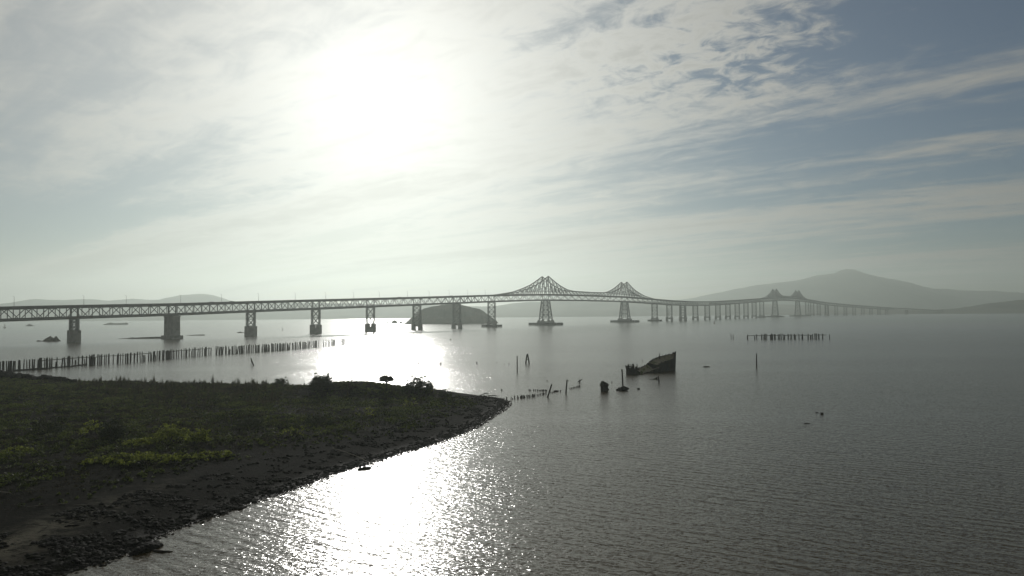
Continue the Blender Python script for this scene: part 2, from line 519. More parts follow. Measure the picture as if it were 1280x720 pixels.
dense = np.linspace(0, S[-1], 1600)
dp = [pathpt(s) for s in dense]
du = np.array([W / 2 + F * p.x / p.y for p in dp])
dyv = np.interp(du, [p[0] for p in prof], [p[1] for p in prof])
dzv = np.array([HZ(u, y, p.y).z for u, y, p in zip(du, dyv, dp)])
ker = np.hanning(31); ker /= ker.sum()
dzs = np.convolve(np.pad(dzv, 15, mode='edge'), ker, mode='valid')


def deckz(s): return float(np.interp(s, dense, dzs))


HALF = 6.5          # truss planes stand 13 m apart
DEPTH = 9.6         # upper chord to lower chord
bridge = empty('truss_bridge', (NP[0].x, NP[0].y, 0))
tag(bridge, 'long grey double deck steel truss bridge with cantilever peaks crossing the bay', 'bridge')
BO = Vector((NP[0].x, NP[0].y, 0))


def loc_axes(s, k=None):
    k = min(int(np.searchsorted(S, s, side='right')) - 1, len(NP) - 2) if k is None else k
    a = (NP[k + 1] - NP[k]).normalized()
    return a, Vector((a.y, -a.x, 0))


def pt(s, lat, z, k=None):
    a, l = loc_axes(s, k)
    return pathpt(s) - BO + l * lat + Vector((0, 0, z))


def depth_at(s):
    # the west trestle is shallow
    return float(np.interp(s, [S[35], S[38], S[-1]], [DEPTH, 4.0, 1.2]))


CANT = [(9, 10, 11, 12), (22, 23, 24, 25)]
cant_spans = set(k for c in CANT for k in c[:3])


def hump(s, sh):
    return float(np.interp(s, [-163, -145, -96, -69, -42, -21, 0, 21, 43, 66, 90, 163],
                           [0, .4, 4.6, 9.6, 16, 23.5, 32.5, 23.5, 15.5, 9.6, 7, 6]))


def web(mb, k, s0, s1, npan, w=.55):
    """deck truss between two decks: chords, verticals and crossing diagonals in two planes"""
    ss = np.linspace(s0, s1, npan + 1)
    for sd in (-1, 1):
        for i, s in enumerate(ss):
            zt = deckz(s) - .9
            zb = zt - depth_at(s) + .6
            t, b = pt(s, sd * HALF, zt, k), pt(s, sd * HALF, zb, k)
            mb.beam(t, b, .5 if i not in (0, npan) else .8)
            if i < npan:
                s2 = ss[i + 1]
                zt2 = deckz(s2) - .9
                zb2 = zt2 - depth_at(s2) + .6
                t2, b2 = pt(s2, sd * HALF, zt2, k), pt(s2, sd * HALF, zb2, k)
                mb.beam(t, t2, .8, 1.3)
                mb.beam(b, b2, .8, 1.3)
                if i % 2 == 0: mb.beam(t, b2, w)
                else: mb.beam(b, t2, w)
    for i, s in enumerate(ss):       # floor beams and sway frames
        zt = deckz(s) - 1.2
        zb = zt - depth_at(s) + .6
        mb.beam(pt(s, -HALF, zt, k), pt(s, HALF, zt, k), .5, 1.1)
        mb.beam(pt(s, -HALF, zb, k), pt(s, HALF, zb, k), .5, 1.1)


def deck_part(name, k0, k1, off_top, thick, hw, rail):
    """road slab with parapets following the bridge line"""
    mb = MB()
    ss = []
    for k in range(k0, k1):
        n = max(2, int((S[k + 1] - S[k]) / 22))
        ss += list(np.linspace(S[k], S[k + 1], n, endpoint=False))
    ss.append(S[k1] - 1e-3)
    rows = []
    for s in ss:
        z = deckz(s) - off_top(s)
        p = [pt(s, -hw, z - thick), pt(s, -hw, z + rail), pt(s, -hw + .35, z + rail), pt(s, -hw + .35, z),
             pt(s, hw - .35, z), pt(s, hw - .35, z + rail), pt(s, hw, z + rail), pt(s, hw, z - thick)]
        rows.append(p)
    n = 8
    fs = []
    for i in range(len(rows) - 1):
        for j in range(n):
            fs.append((i * n + j, (i + 1) * n + j, (i + 1) * n + (j + 1) % n, i * n + (j + 1) % n))
    fs += [tuple(range(n)), tuple(reversed([(len(rows) - 1) * n + j for j in range(n)]))]
    mb.add([v for r in rows for v in r], fs)
    return mb.build(name, M['asphalt'], bridge)


NL = len(NP) - 1
deck_part('upper_deck', 0, NL, lambda s: 0.0, 1.3, HALF + .9, 1.2)
deck_part('lower_deck', 0, 36, lambda s: depth_at(s) + .35, 1.2, HALF - .45, 1.3)

for k in range(NL):
    if k in cant_spans or k >= 37: continue
    mb = MB()
    web(mb, k, S[k] + .3, S[k + 1] - .3, 10 if k < 36 else 4)
    mb.build('truss_span', M['steel'], bridge)
mb = MB()
for k in range(37, NL):
    for sd in (-5, -2, 2, 5):
        za, zb = deckz(S[k]) - 1.6, deckz(S[k + 1]) - 1.6
        mb.beam(pt(S[k], sd, za, k), pt(S[k + 1] - .1, sd, zb, k), .5, 1.5)
mb.build('trestle_girder', M['steel'], bridge)

for c in CANT:
    mb = MB()
    s0, t1, t2, s3 = [S[i] for i in c]
    for k in c[:3]:
        L = S[k + 1] - S[k]
        web(mb, k, S[k] + .3, S[k + 1] - .3, 12 if L < 200 else 24, .6)
    hb_ = []
    ss = list(np.linspace(s0, t1, 13)) + list(np.linspace(t1, t2, 25))[1:] + list(np.linspace(t2, s3, 13))[1:]

    def hh(s):
        return hump(s - t1, 1) if s <= (t1 + t2) / 2 else hump(t2 - s, 1)
    for sd in (-1, 1):
        for i in range(len(ss)):
            s = ss[i]
            zd = deckz(s)
            top = pt(s, sd * HALF, zd + hh(s) + .3)
            bot = pt(s, sd * HALF, zd)
            big_ = abs(s - t1) < 1 or abs(s - t2) < 1
            if hh(s) > 1: mb.beam(bot, top, 1.3 if big_ else .75)
            if i + 1 < len(ss):
                s2 = ss[i + 1]
                zd2 = deckz(s2)
                top2 = pt(s2, sd * HALF, zd2 + hh(s2) + .3)
                bot2 = pt(s2, sd * HALF, zd2)
                mb.beam(top, top2, 1.1, 1.3)
                mid = (t1 + t2) / 2
                if max(hh(s), hh(s2)) > 2.5:
                    # diagonals fall away from the towers, with half-panel subdivision
                    rising = (s < t1) or (t2 > s >= mid)
                    a, b = (bot, top2) if rising else (top, bot2)
                    mb.beam(a, b, .85)
                    if max(hh(s), hh(s2)) > 11:
                        m_ = (a + b) / 2
                        mb.beam(m_, (bot + bot2) / 2, .55)
                        mb.beam(m_, (top + top2) / 2, .55)
                        lo = (bot * .55 + top * .45); lo2 = (bot2 * .55 + top2 * .45)
                        mb.beam(lo, lo2, .55)
    for s in ss:                                   # overhead struts and sway bracing
        h_ = hh(s)
        if h_ < 5: continue
        zd = deckz(s)
        h_ -= 3.0 if h_ > 28 else 0
        l, r = pt(s, -HALF, zd + h_), pt(s, HALF, zd + h_)
        mb.beam(l, r, .6, .8)
        if h_ > 9:
            l2, r2 = pt(s, -HALF, zd + 5.5), pt(s, HALF, zd + 5.5)
            mb.beam(l2, r2, .5)
            nb = 1 if h_ < 16 else 2
            for q in range(nb):
                a0, a1 = q / nb, (q + 1) / nb
                mb.beam(l2.lerp(l, a0), r2.lerp(r, a1), .35)
                mb.beam(r2.lerp(r, a0), l2.lerp(l, a1), .35)
    mb.build('cantilever_truss', M['steel'], bridge)

# piers
for k in range(len(NP)):
    kind = NODES[k][2]
    if k == NL: continue
    s = S[k]
    # axes at a pier: mean of the two spans
    a0 = (NP[min(k + 1, NL)] - NP[max(k - 1, 0)]).normalized()
    l0 = Vector((a0.y, -a0.x, 0))
    ax = (l0, a0, Vector((0, 0, 1)))
    pier = empty('pier', NP[k] - BO, 0, bridge)
    zb = deckz(s) - depth_at(s) - .9 - .6        # underside of the lower chord

    def P_(lat, lon, z): return l0 * lat + a0 * lon + Vector((0, 0, z))

    def blk(mb, lat, lon, z0, z1, w, dl, tp=1.0):
        mb.box(P_(lat, lon, (z0 + z1) / 2), (w, dl, z1 - z0), ax, tp)

    def bent(z0, z1, half, colw, coll, nx):
        """two laced columns braced together"""
        mb = MB()
        for sd in (-1, 1):
            for e in (-1, 1):
                for g in (-1, 1):
                    mb.beam(P_(sd * half + e * colw / 2, g * coll / 2, z0), P_(sd * half + e * colw / 2, g * coll / 2, z1), .45)
            nl = max(3, int((z1 - z0) / 2.2))
            for q in range(nl):
                za, zc = z0 + (z1 - z0) * q / nl, z0 + (z1 - z0) * (q + 1) / nl
                for g in (-1, 1):
                    e = 1 if q % 2 else -1
                    mb.beam(P_(sd * half - e * colw / 2, g * coll / 2, za), P_(sd * half + e * colw / 2, g * coll / 2, zc), .3)
                mb.box(P_(sd * half, 0, zc), (colw * .9, coll * .9, .25), ax)
            # web plates of the box column
            mb.box(P_(sd * half, 0, (z0 + z1) / 2), (colw * .25, coll * .9, (z1 - z0) * .98), ax)
        for q in range(nx + 1):
            zc = z0 + .5 + (z1 - z0 - 1.0) * q / nx
            mb.beam(P_(-half + colw / 2, 0, zc), P_(half - colw / 2, 0, zc), .6, .7)
            if q < nx:
                zd_ = z0 + .5 + (z1 - z0 - 1.0) * (q + 1) / nx
                for g in (-1, 1):
                    mb.beam(P_(-half + colw / 2, g * .5, zc), P_(half - colw / 2, g * .5, zd_), .4)
                    mb.beam(P_(half - colw / 2, g * .5, zc), P_(-half + colw / 2, g * .5, zd_), .4)
        mb.box(P_(0, 0, z1 + .35), (2 * half + colw + 1.2, coll + .5, .7), ax)
        return mb.build('steel_bent', M['steel'], pier)

    if kind == 'block':
        f_ = MB()
        blk(f_, 0, 0, -4, 6.8, 16.5, 4.4)
        for sd in (-1, 1): blk(f_, sd * 5.5, 0, 6.8, 10.6, 5.4, 4.3)
        f_.build('footing', M['concrete'], pier)
        bent(10.6, zb, HALF, 2.0, 1.6, 2)
    elif kind == 'wall':
        h0 = deckz(s) - depth_at(s) - 1.9
        f_ = MB()
        blk(f_, 0, 0, -4, 3.4, 21.5 if k < 8 else 17, 10.5 if k < 8 else 5)
        f_.build('footing', M['concrete'], pier)
        w_ = MB()
        blk(w_, 0, 0, 3.4, h0 - 1.2, 16, 7.6 if k < 8 else 3, .97)
        blk(w_, 0, 0, h0 - 1.2, h0 + .3, 16.6, 8.0 if k < 8 else 3.2)
        w_.build('pier_wall', M['concrete'], pier)
    elif kind in ('pair', 'guard', 'double'):
        f_ = MB()
        lons = (-3.2, 3.2) if kind == 'double' else (0,)
        for lo in lons:
            for sd in (-1, 1):
                blk(f_, sd * (HALF - .1), lo, -4, 9.4, 5.0, 5.0, .86)
            blk(f_, 0, lo, 5.0, 8.2, 2 * HALF - 4.6, 2.4)
        f_.build('footing', M['concrete'], pier)
        if kind == 'double':
            mbz = MB()
            for lo in lons:
                for sd in (-1, 1):
                    blk(mbz, sd * HALF, lo, 9.4, zb, 2.4, 3.0)
                nq = 4
                for q in range(nq):
                    za, zc = 9.6 + (zb - 10) * q / nq, 9.6 + (zb - 10) * (q + 1) / nq
                    mbz.beam(P_(-HALF, lo, za), P_(HALF, lo, zc), .5)
                    mbz.beam(P_(HALF, lo, za), P_(-HALF, lo, zc), .5)
            for sd in (-1, 1):
                nq = 5
                for q in range(nq):
                    za, zc = 9.6 + (zb - 10) * q / nq, 9.6 + (zb - 10) * (q + 1) / nq
                    mbz.beam(P_(sd * HALF, -3.2, za), P_(sd * HALF, 3.2, zc), .6)
                    mbz.beam(P_(sd * HALF, 3.2, za), P_(sd * HALF, -3.2, zc), .6)
            mbz.build('steel_bent', M['steel'], pier)
        else:
            bent(9.4, zb, HALF, 2.1, 1.8, 3 if zb < 34 else 4)
        if kind == 'guard':
            g_ = MB()
            for sd in (-1, 1):
                blk(g_, sd * 12.3, 0, .6, 4.4, 6.5, 13)
                blk(g_, 0, sd * 5.4, .6, 4.4, 18, 2.6)
            for xx in np.linspace(-15, 15, 9):
                for sd in (-1, 1): blk(g_, xx, sd * 6.9, -4, 4.0, .5, .5)
            g_.build('fender', M['timber'], pier)
    elif kind == 'tower':
        f_ = MB()
        blk(f_, 0, 0, -4, 3.0, 31, 20)
        blk(f_, 0, 0, 3.0, 7.5, 28, 17, .94)
        for sx in (-1, 1):
            for sy in (-1, 1): blk(f_, sx * 10.2, sy * 6.0, 7.5, 9.6, 4.4, 4.2, .85)
        f_.build('footing', M['concrete'], pier)
        t_ = MB()
        z0, z1 = 9.6, zb + .4
        nlev = 4
        lv = [(lambda q: (z0 + (z1 - z0) * q, 10.2 + (HALF - 10.2) * q, 6.0 + (3.4 - 6.0) * q))(q) for q in (0, .27, .52, .76, 1)]
        for sx in (-1, 1):
            for sy in (-1, 1):
                t_.beam(P_(sx * lv[0][1], sy * lv[0][2], z0), P_(sx * lv[-1][1], sy * lv[-1][2], z1), 1.9)
        for q in range(len(lv)):
            z_, hx, hy = lv[q]
            if q > 0:
                for sy in (-1, 1): t_.beam(P_(-hx, sy * hy, z_), P_(hx, sy * hy, z_), .8, 1.0)
                for sx in (-1, 1): t_.beam(P_(sx * hx, -hy, z_), P_(sx * hx, hy, z_), .8, 1.0)
            if q + 1 < len(lv):
                z2, hx2, hy2 = lv[q + 1]
                for sy in (-1, 1):
                    # each face: two crossed panels with a middle post
                    for h0, h1 in ((-1, 0), (0, 1)):
                        t_.beam(P_(hx * h0, sy * hy, z_), P_(hx2 * h1, sy * hy2, z2), .5)
                        t_.beam(P_(hx * h1, sy * hy, z_), P_(hx2 * h0, sy * hy2, z2), .5)
                    t_.beam(P_(0, sy * hy, z_), P_(0, sy * hy2, z2), .5)
                for sx in (-1, 1):
                    t_.beam(P_(sx * hx, -hy, z_), P_(sx * hx2, hy2, z2), .5)
                    t_.beam(P_(sx * hx, hy, z_), P_(sx * hx2, -hy2, z2), .5)
        t_.box(P_(0, 0, z1 + .3), (2 * HALF + 2.5, 8.6, 1.4), ax)
        t_.build('steel_tower', M['steel'], pier)
        g_ = MB()
        for sd in (-1, 1):
            blk(g_, sd * 22.3, 0, .8, 4.9, 13, 24)
            blk(g_, 0, sd * 11.4, .8, 4.9, 31.2, 2.4)
        for xx in np.linspace(-28, 28, 15):
            for sd in (-1, 1): blk(g_, xx, sd * 12.8, -4, 4.4, .7, .7)
        for yy in np.linspace(-10, 10, 6):
            for sd in (-1, 1): blk(g_, sd * 29.2, yy, -4, 4.4, .7, .7)
        g_.build('fender', M['timber'], pier)
    elif kind == 'trestle':
        t_ = MB()
        zt = deckz(s) - 2.5
        for q in (-5, -1.7, 1.7, 5): t_.tube([P_(q, 0, -4), P_(q, 0, zt)], .6, 8)
        t_.box(P_(0, 0, zt), (13, 1.4, 1.2), ax)
        t_.build('pile_bent', M['concrete'], pier)

# lamp posts along the upper deck
lampproto = None
for sp in [-1.2, -.55, .05, .46, 1.05, 1.55, 2.05, 2.6, 3.1, 3.6, 4.1, 4.7, 5.2, 5.7, 6.2, 6.7]:
    k = int(math.floor(sp)) + 2
    s = S[k] + (sp - math.floor(sp)) * (S[k + 1] - S[k])
    a, l = loc_axes(s)
    if lampproto is None:
        lp = MB()
        lp.tube([(0, 0, 0), (0, 0, 4), (0, 0, 7.6)], [.16, .13, .10], 6)
        lp.tube([(0, 0, 7.6), (0, .7, 7.95), (0, 1.8, 8.05)], .07, 5)
        o = lp.build('lamp_post', M['steel'], bridge)
        hd = MB()
        hd.box((0, 2.1, 8.02), (.3, .8, .16))
        hd.build('lamp_head', M['lamp'], o)
        lampproto = o
    else:
        o = copy_tree(lampproto, bridge)
    o.location = pt(s, HALF + .72, deckz(s) + 1.2)
    o.rotation_euler = (0, 0, math.atan2(a.y, a.x) + PI / 2 - PI / 2)

# lorries on the upper deck
def lorry(s, lat, label):
    a, l = loc_axes(s)
    r = empty('van', pathpt(s) + l * lat + Vector((0, 0, deckz(s))), math.atan2(a.y, a.x))
    r.scale = (.62, .62, .62)
    tag(r, label, 'van', 'vehicles crossing the upper deck')
    m_ = MB(); m_.box((-1.3, 0, 1.75), (5.0, 2.1, 1.7)); m_.build('cargo_box', M['vehicle'], r)
    m_ = MB()
    m_.box((3.1, 0, 1.55), (2.0, 2.2, 1.9)); m_.box((0, 0, .72), (8.2, 1.0, .28))
    cab = m_.build('cab', M['vehicle'], r)
    m_ = MB(); m_.box((4.12, 0, 2.0), (.06, 1.9, .8)); m_.build('windscreen', M['glass'], cab)
    for wx in (3.0, -2.6):
        for wy in (-1, 1):
            m_ = MB(); m_.tube([(wx, wy * 1.0 - .14, .48), (wx, wy * 1.0 + .14, .48)], .48, 14); m_.build('wheel', M['tyre'], r)


def s_at(px):
    return float(np.interp(px, du, dense))


lorry(s_at(262), 3.2, 'small dark van on the upper deck just right of the solid wall pier')
lorry(s_at(287), 3.2, 'dark van on the upper deck just left of the third pier from the left')
lorry(s_at(497), 3.2, 'distant van on the upper deck left of the scrub island')
lorry(s_at(562), 3.2, 'distant van on the upper deck above the scrub island')

# ------------------------------------------------------------------ the spit
near = [(-90, 790), (0, 738), (60, 722), (100, 712), (135, 702), (160, 692), (185, 684), (200, 670), (240, 655), (270, 644), (300, 633), (335, 622), (370, 611),
        (420, 592), (450, 583), (470, 577.5), (500, 567), (540, 556.5), (580, 541), (600, 532), (615, 521), (628, 513), (636, 506), (636, 502), (626, 498.6), (605, 495)]
outline = [(-150.0, 44.0)] + [tuple(G(*p))[:2] for p in near]
outline += [(-20, 195), (-45, 203), (-75, 210), (-105, 217), (-135, 226), (-160, 240), (-190, 256), (-260, 280), (-330, 250), (-330, 44)]
OUT = np.array(outline)
NN = len(near)


def seg_dist(P, A, B):
    AB = B - A
    t = np.clip(((P - A) @ AB) / (AB @ AB), 0, 1)
    return np.linalg.norm(P - (A + t[:, None] * AB), axis=1)


def inside(P, poly):
    r = np.zeros(len(P), bool)
    j = len(poly) - 1
    for i in range(len(poly)):
        a, b = poly[i], poly[j]
        c = ((a[1] > P[:, 1]) != (b[1] > P[:, 1])) & (P[:, 0] < (b[0] - a[0]) * (P[:, 1] - a[1]) / (b[1] - a[1] + 1e-12) + a[0])
        r ^= c
        j = i
    return r


def fbm(P, f, seed, oct=4):
    return np.array([noise.fractal(Vector((p[0] * f, p[1] * f, seed)), 0.9, 2.0, oct) for p in P])


def terrain(P):
    P = np.asarray(P, float)
    dn = np.full(len(P), 1e9); db = np.full(len(P), 1e9)
    n_near = NN
    for i in range(len(OUT)):
        dd = seg_dist(P, OUT[i], OUT[(i + 1) % len(OUT)])
        if i < n_near: dn = np.minimum(dn, dd)
        else: db = np.minimum(db, dd)
    ins = inside(P, OUT)
    wob = fbm(P, .06, 3.3)
    fine_ = fbm(P, .5, 9.1, 3)
    mudw = np.interp(P[:, 0], [-60, -38, -25, -10], [19, 15, 8, 5])
    mudw = mudw * (1 + .18 * wob)
    t = np.clip((dn - mudw) / 9.0, 0, 1)
    t = t * t * (3 - 2 * t)
    mud = np.minimum(dn, mudw) * .045
    z = mud + t * (.62 + .28 * wob)
    z += 2.6 * np.exp(-(((P[:, 0] + 42) / 15) ** 2 + ((P[:, 1] - 184) / 9) ** 2))
    z += .35 * np.exp(-(((P[:, 0] + 24) / 10) ** 2 + ((P[:, 1] - 180) / 9) ** 2))
    z += t * .16 * fine_ + .045 * fine_ * np.clip(dn / 2, 0, 1)
    z = np.minimum(z, np.maximum(db * .30, 0) + .05)
    d_all = np.minimum(dn, db)
    z = np.where(ins, z + .02, np.maximum(-.35 * d_all, -3.0) - .0)
    return z, dn, db, ins, t


def grid_mesh(x0, x1, y0, y1, nx, ny):
    X, Y = np.meshgrid(np.linspace(x0, x1, nx), np.linspace(y0, y1, ny))
    P = np.stack([X.ravel(), Y.ravel()], 1)
    z, *_ = terrain(P)
    idx = np.arange(nx * ny).reshape(ny, nx)
    f = np.stack([idx[:-1, :-1], idx[:-1, 1:], idx[1:, 1:], idx[1:, :-1]], -1).reshape(-1, 4)
    return np.column_stack([P, z]), f


gm, nt, out = new_mat('spit_ground')
pos = nt.n('ShaderNodeNewGeometry').outputs['Position']
gz = nt.n('ShaderNodeSeparateXYZ', ins={0: pos}).outputs[2]
n1 = nt.noise(pos, .35, 6, .65)
n2 = nt.noise(pos, 2.2, 5, .65)
n3 = nt.noise(pos, .9, 6, .7, .6)
n4 = nt.noise(nt.n('ShaderNodeMapping', ins={'Vector': pos, 'Rotation': (0, 0, .3), 'Scale': (.25, .8, 1)}).outputs[0], 1.0, 7, .72, .4)
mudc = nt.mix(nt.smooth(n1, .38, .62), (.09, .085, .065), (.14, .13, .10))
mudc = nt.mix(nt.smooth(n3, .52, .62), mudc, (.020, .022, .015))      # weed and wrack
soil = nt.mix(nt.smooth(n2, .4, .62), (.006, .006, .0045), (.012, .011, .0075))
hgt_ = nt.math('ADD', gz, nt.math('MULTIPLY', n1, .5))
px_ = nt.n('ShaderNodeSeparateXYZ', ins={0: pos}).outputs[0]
# the open mud lies only in the cove at the near end; elsewhere dark soil, with the bank's backlit shade put into its colour
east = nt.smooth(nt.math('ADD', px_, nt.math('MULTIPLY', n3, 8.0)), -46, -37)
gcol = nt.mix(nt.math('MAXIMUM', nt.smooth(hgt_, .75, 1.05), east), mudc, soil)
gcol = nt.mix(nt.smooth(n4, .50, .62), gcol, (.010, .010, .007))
wet = nt.smooth(gz, .0, .25, .5, .95)
gb = nt.n('ShaderNodeBsdfPrincipled', ins={'Base Color': gcol, 'Roughness': wet, 'Specular IOR Level': .02})
bmp = nt.n('ShaderNodeBump', ins={'Strength': .9, 'Distance': .3, 'Height': nt.math('ADD', n2, nt.math('MULTIPLY', n3, .6))})
gm.node_tree.links.new(bmp.outputs[0], gb.inputs['Normal'])
gm.node_tree.links.new(gb.outputs[0], out.inputs[0])
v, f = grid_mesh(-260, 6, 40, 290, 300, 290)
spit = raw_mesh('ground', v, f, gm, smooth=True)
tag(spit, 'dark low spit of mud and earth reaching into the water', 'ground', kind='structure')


def zat(x, y): return float(terrain(np.array([[x, y]]))[0][0])


# ---- vegetation: grass and low ground cover (nobody could count it)
def veg_points(n, bias=1.0):
    P = np.column_stack([rng.uniform(-215, 0, n), rng.uniform(60, 262, n)])
    # keep what the photograph's side of the spit shows
    z, dn, db, ins, t = terrain(P)
    u = P[:, 0] / P[:, 1] * F + W / 2
    ok = ins & (t > rng.uniform(.0, .35, len(t))) & (db > 1.0) & (u > -120)
    return P[ok], z[ok], t[ok], db[ok]


def blades(P, z, hts, wid, lean, per, name, m, label):
    n = len(P)
    N = n * per
    base = np.repeat(np.column_stack([P, z - .03]), per, 0)
    h = np.repeat(hts, per) * rng.uniform(.55, 1.1, N)
    ang = rng.uniform(0, 2 * PI, N)
    off = rng.normal(0, .16, (N, 2))
    base[:, :2] += off
    la = rng.uniform(0, 2 * PI, N)
    ln = np.abs(rng.normal(0, lean, N)) * h
    w = wid * rng.uniform(.6, 1.4, N)
    sx, sy = np.cos(ang) * w / 2, np.sin(ang) * w / 2
    mx = base.copy(); mx[:, 0] += np.cos(la) * ln * .35; mx[:, 1] += np.sin(la) * ln * .35; mx[:, 2] += h * .55
    tp = base.copy(); tp[:, 0] += np.cos(la) * ln; tp[:, 1] += np.sin(la) * ln; tp[:, 2] += h
    v = np.zeros((N, 5, 3))
    v[:, 0] = base; v[:, 0, 0] -= sx; v[:, 0, 1] -= sy
    v[:, 1] = base; v[:, 1, 0] += sx; v[:, 1, 1] += sy
    v[:, 2] = mx; v[:, 2, 0] += sx * .8; v[:, 2, 1] += sy * .8
    v[:, 3] = mx; v[:, 3, 0] -= sx * .8; v[:, 3, 1] -= sy * .8
    v[:, 4] = tp
    i0 = np.arange(N) * 5
    tri = np.concatenate([np.stack([i0, i0 + 1, i0 + 2], 1), np.stack([i0, i0 + 2, i0 + 3], 1), np.stack([i0 + 3, i0 + 2, i0 + 4], 1)])
    o = raw_mesh(name, v.reshape(-1, 3), tri, m)
    tag(o, label, name.replace('_', ' '), kind='stuff')
    return o


P, z, t, db = veg_points(150000)
u = P[:, 0] / P[:, 1] * F + W / 2
nz = fbm(P, .07, 21.0, 3)
dense_ = rng.uniform(0, 1, len(P)) < np.clip(.72 + .7 * nz, .2, 1)
tall = np.interp(u, [60, 110, 160, 330, 360, 420, 640], [.3, .5, .7, .7, .5, .4, .25]) * np.interp(P[:, 1], [100, 150, 185, 200], [.35, .5, .8, .8])
hts = tall * (1 + 1.1 * fbm(P, .22, 33.0, 3)) * rng.uniform(.6, 1.4, len(P))
hts = np.clip(hts, .12, 2.6) * np.clip(t, .4, 1)
k = dense_
blades(P[k], z[k], hts[k], .07, .30, 7, 'grass', M['grass'], 'dry brown grass and reeds covering the spit')

# taller reeds along the back of the spit
P, z, t, db = veg_points(30000)
u = P[:, 0] / P[:, 1] * F + W / 2
wgt = np.interp(u, [80, 130, 170, 330, 350, 380], [.02, .5, 1, .9, .3, .05]) * np.interp(P[:, 1], [150, 185, 195, 215], [0, .4, 1, 1]) * np.clip(.35 + 2.0 * fbm(P, .35, 60.0, 3), .03, 1)
k = rng.uniform(0, 1, len(P)) < wgt * .9
hr = rng.uniform(.7, 2.5, len(P)) * np.clip(1 + 1.0 * fbm(P, .3, 66.0, 2), .4, 1.6)
blades(P[k], z[k], hr[k], .10, .16, 12, 'reeds', M['grass'], 'tall dry reeds standing along the back edge of the spit')

# low leafy clumps
P, z, t, db = veg_points(75000)
nz = fbm(P, .10, 51.0, 4)
k = rng.uniform(0, 1, len(P)) < np.clip(.50 + 1.1 * nz, .08, 1)
P, z, t = P[k], z[k], t[k]


def leaves(C, rad, flat, n_each, size):
    """leaf-sized faces spread through the volume of each clump"""
    n = len(C)
    N = n * n_each
    c = np.repeat(C, n_each, 0)
    r = np.repeat(rad, n_each)
    dv = rng.normal(0, 1, (N, 3)); dv /= np.linalg.norm(dv, axis=1)[:, None]
    rr = rng.uniform(.35, 1, N) ** .5
    p = c + dv * (r * rr)[:, None] * np.array([1, 1, flat])
    p[:, 2] = np.maximum(p[:, 2], c[:, 2] - r * flat * .4)
    a = rng.normal(0, 1, (N, 3)); a /= np.linalg.norm(a, axis=1)[:, None]
    b = np.cross(a, rng.normal(0, 1, (N, 3))); b /= np.linalg.norm(b, axis=1)[:, None]
    s_ = size * rng.uniform(.6, 1.5, N)[:, None]
    v = np.stack([p - a * s_, p + b * s_ * .5, p + a * s_, p - b * s_ * .5], 1)
    f = np.arange(N * 4).reshape(N, 4)
    return v.reshape(-1, 3), f


rad = (.2 + .35 * rng.uniform(0, 1, len(P)) + 1.1 * rng.uniform(0, 1, len(P)) ** 14) * np.clip(t, .5, 1)
v, f = leaves(np.column_stack([P, z + rad * .35]), rad, .6, 18, .15)
tag(raw_mesh('ground_cover', v, f, M['cover']), 'dark low leafy plants carpeting the spit', 'ground cover', kind='stuff')


def shrub(px, py, hpx, wpx, label, mat='leaf', style='dome', dens_=1.0, zg=1.6, leaf=.12, group='shrubs on the spit'):
    """a shrub standing on the spit where its foot is seen at (px, py)"""
    g = G(px, py, zg)
    for _ in range(6):
        g = G(px, py, zat(g.x, g.y))
    sc_ = g.y / F
    h_, r_ = hpx * sc_, wpx * sc_ / 2
    rt = empty('shrub', (g.x, g.y, zat(g.x, g.y) - .05))
    tag(rt, label, 'shrub', group)
    st = MB()
    nst = 5 if style != 'umbrella' else 4
    tips = []
    for q in range(nst * 2):
        a_ = 2 * PI * q / (nst * 2) + random.uniform(-.3, .3)
        rr = r_ * random.uniform(.35, .8)
        tip = Vector((math.cos(a_) * rr, math.sin(a_) * rr, h_ * (random.uniform(.72, .92) if style == 'umbrella' else random.uniform(.45, .85))))
        mid = tip * .5 + Vector((-tip.x * .25, -tip.y * .25, tip.z * .1))
        st.tube([(random.uniform(-.1, .1), random.uniform(-.1, .1), 0), mid, tip], [.05 * (1 + h_ * .2), .035, .015] if style != 'umbrella' else [.16, .11, .07], 5)
        tips.append(tip)
    st.build('stem', M['stem'], rt)
    n_c = int(42 * dens_) if style != 'mat' else int(60 * dens_)
    C, R = [], []
    for q in range(n_c):
        a_ = random.uniform(0, 2 * PI)
        ru = math.sqrt(random.random())
        x_, y_ = math.cos(a_) * ru * r_ * .88, math.sin(a_) * ru * r_ * .88
        edge = math.sqrt(max(0, 1 - ru * ru))
        if style == 'umbrella':
            zz = h_ * (.50 + .42 * edge * random.random())
            cr = h_ * random.uniform(.12, .2)
        elif style == 'mat':
            zz = h_ * random.uniform(.15, .65) * (.4 + .6 * edge)
            cr = h_ * random.uniform(.2, .4)
        else:
            zz = h_ * (.05 + (.85 * edge) * random.uniform(.0, 1) ** .8)
            cr = min(h_, r_) * random.uniform(.16, .32)
        C.append((x_, y_, zz)); R.append(cr)
    if style == 'dome':
        for tip in tips[:5]:          # uneven sprigs poking out
            C.append((tip.x * 1.1, tip.y * 1.1, min(tip.z * 1.25, h_))); R.append(r_ * .10)
    lf = 34 if mat == 'leaf_bright' else 70
    v, f = leaves(np.array(C), np.array(R), .8, int(lf * dens_) if style != 'mat' else 20, leaf * (1.35 if mat == 'leaf_bright' else 1))
    raw_mesh('crown', v, f, M[mat], rt)
    return rt


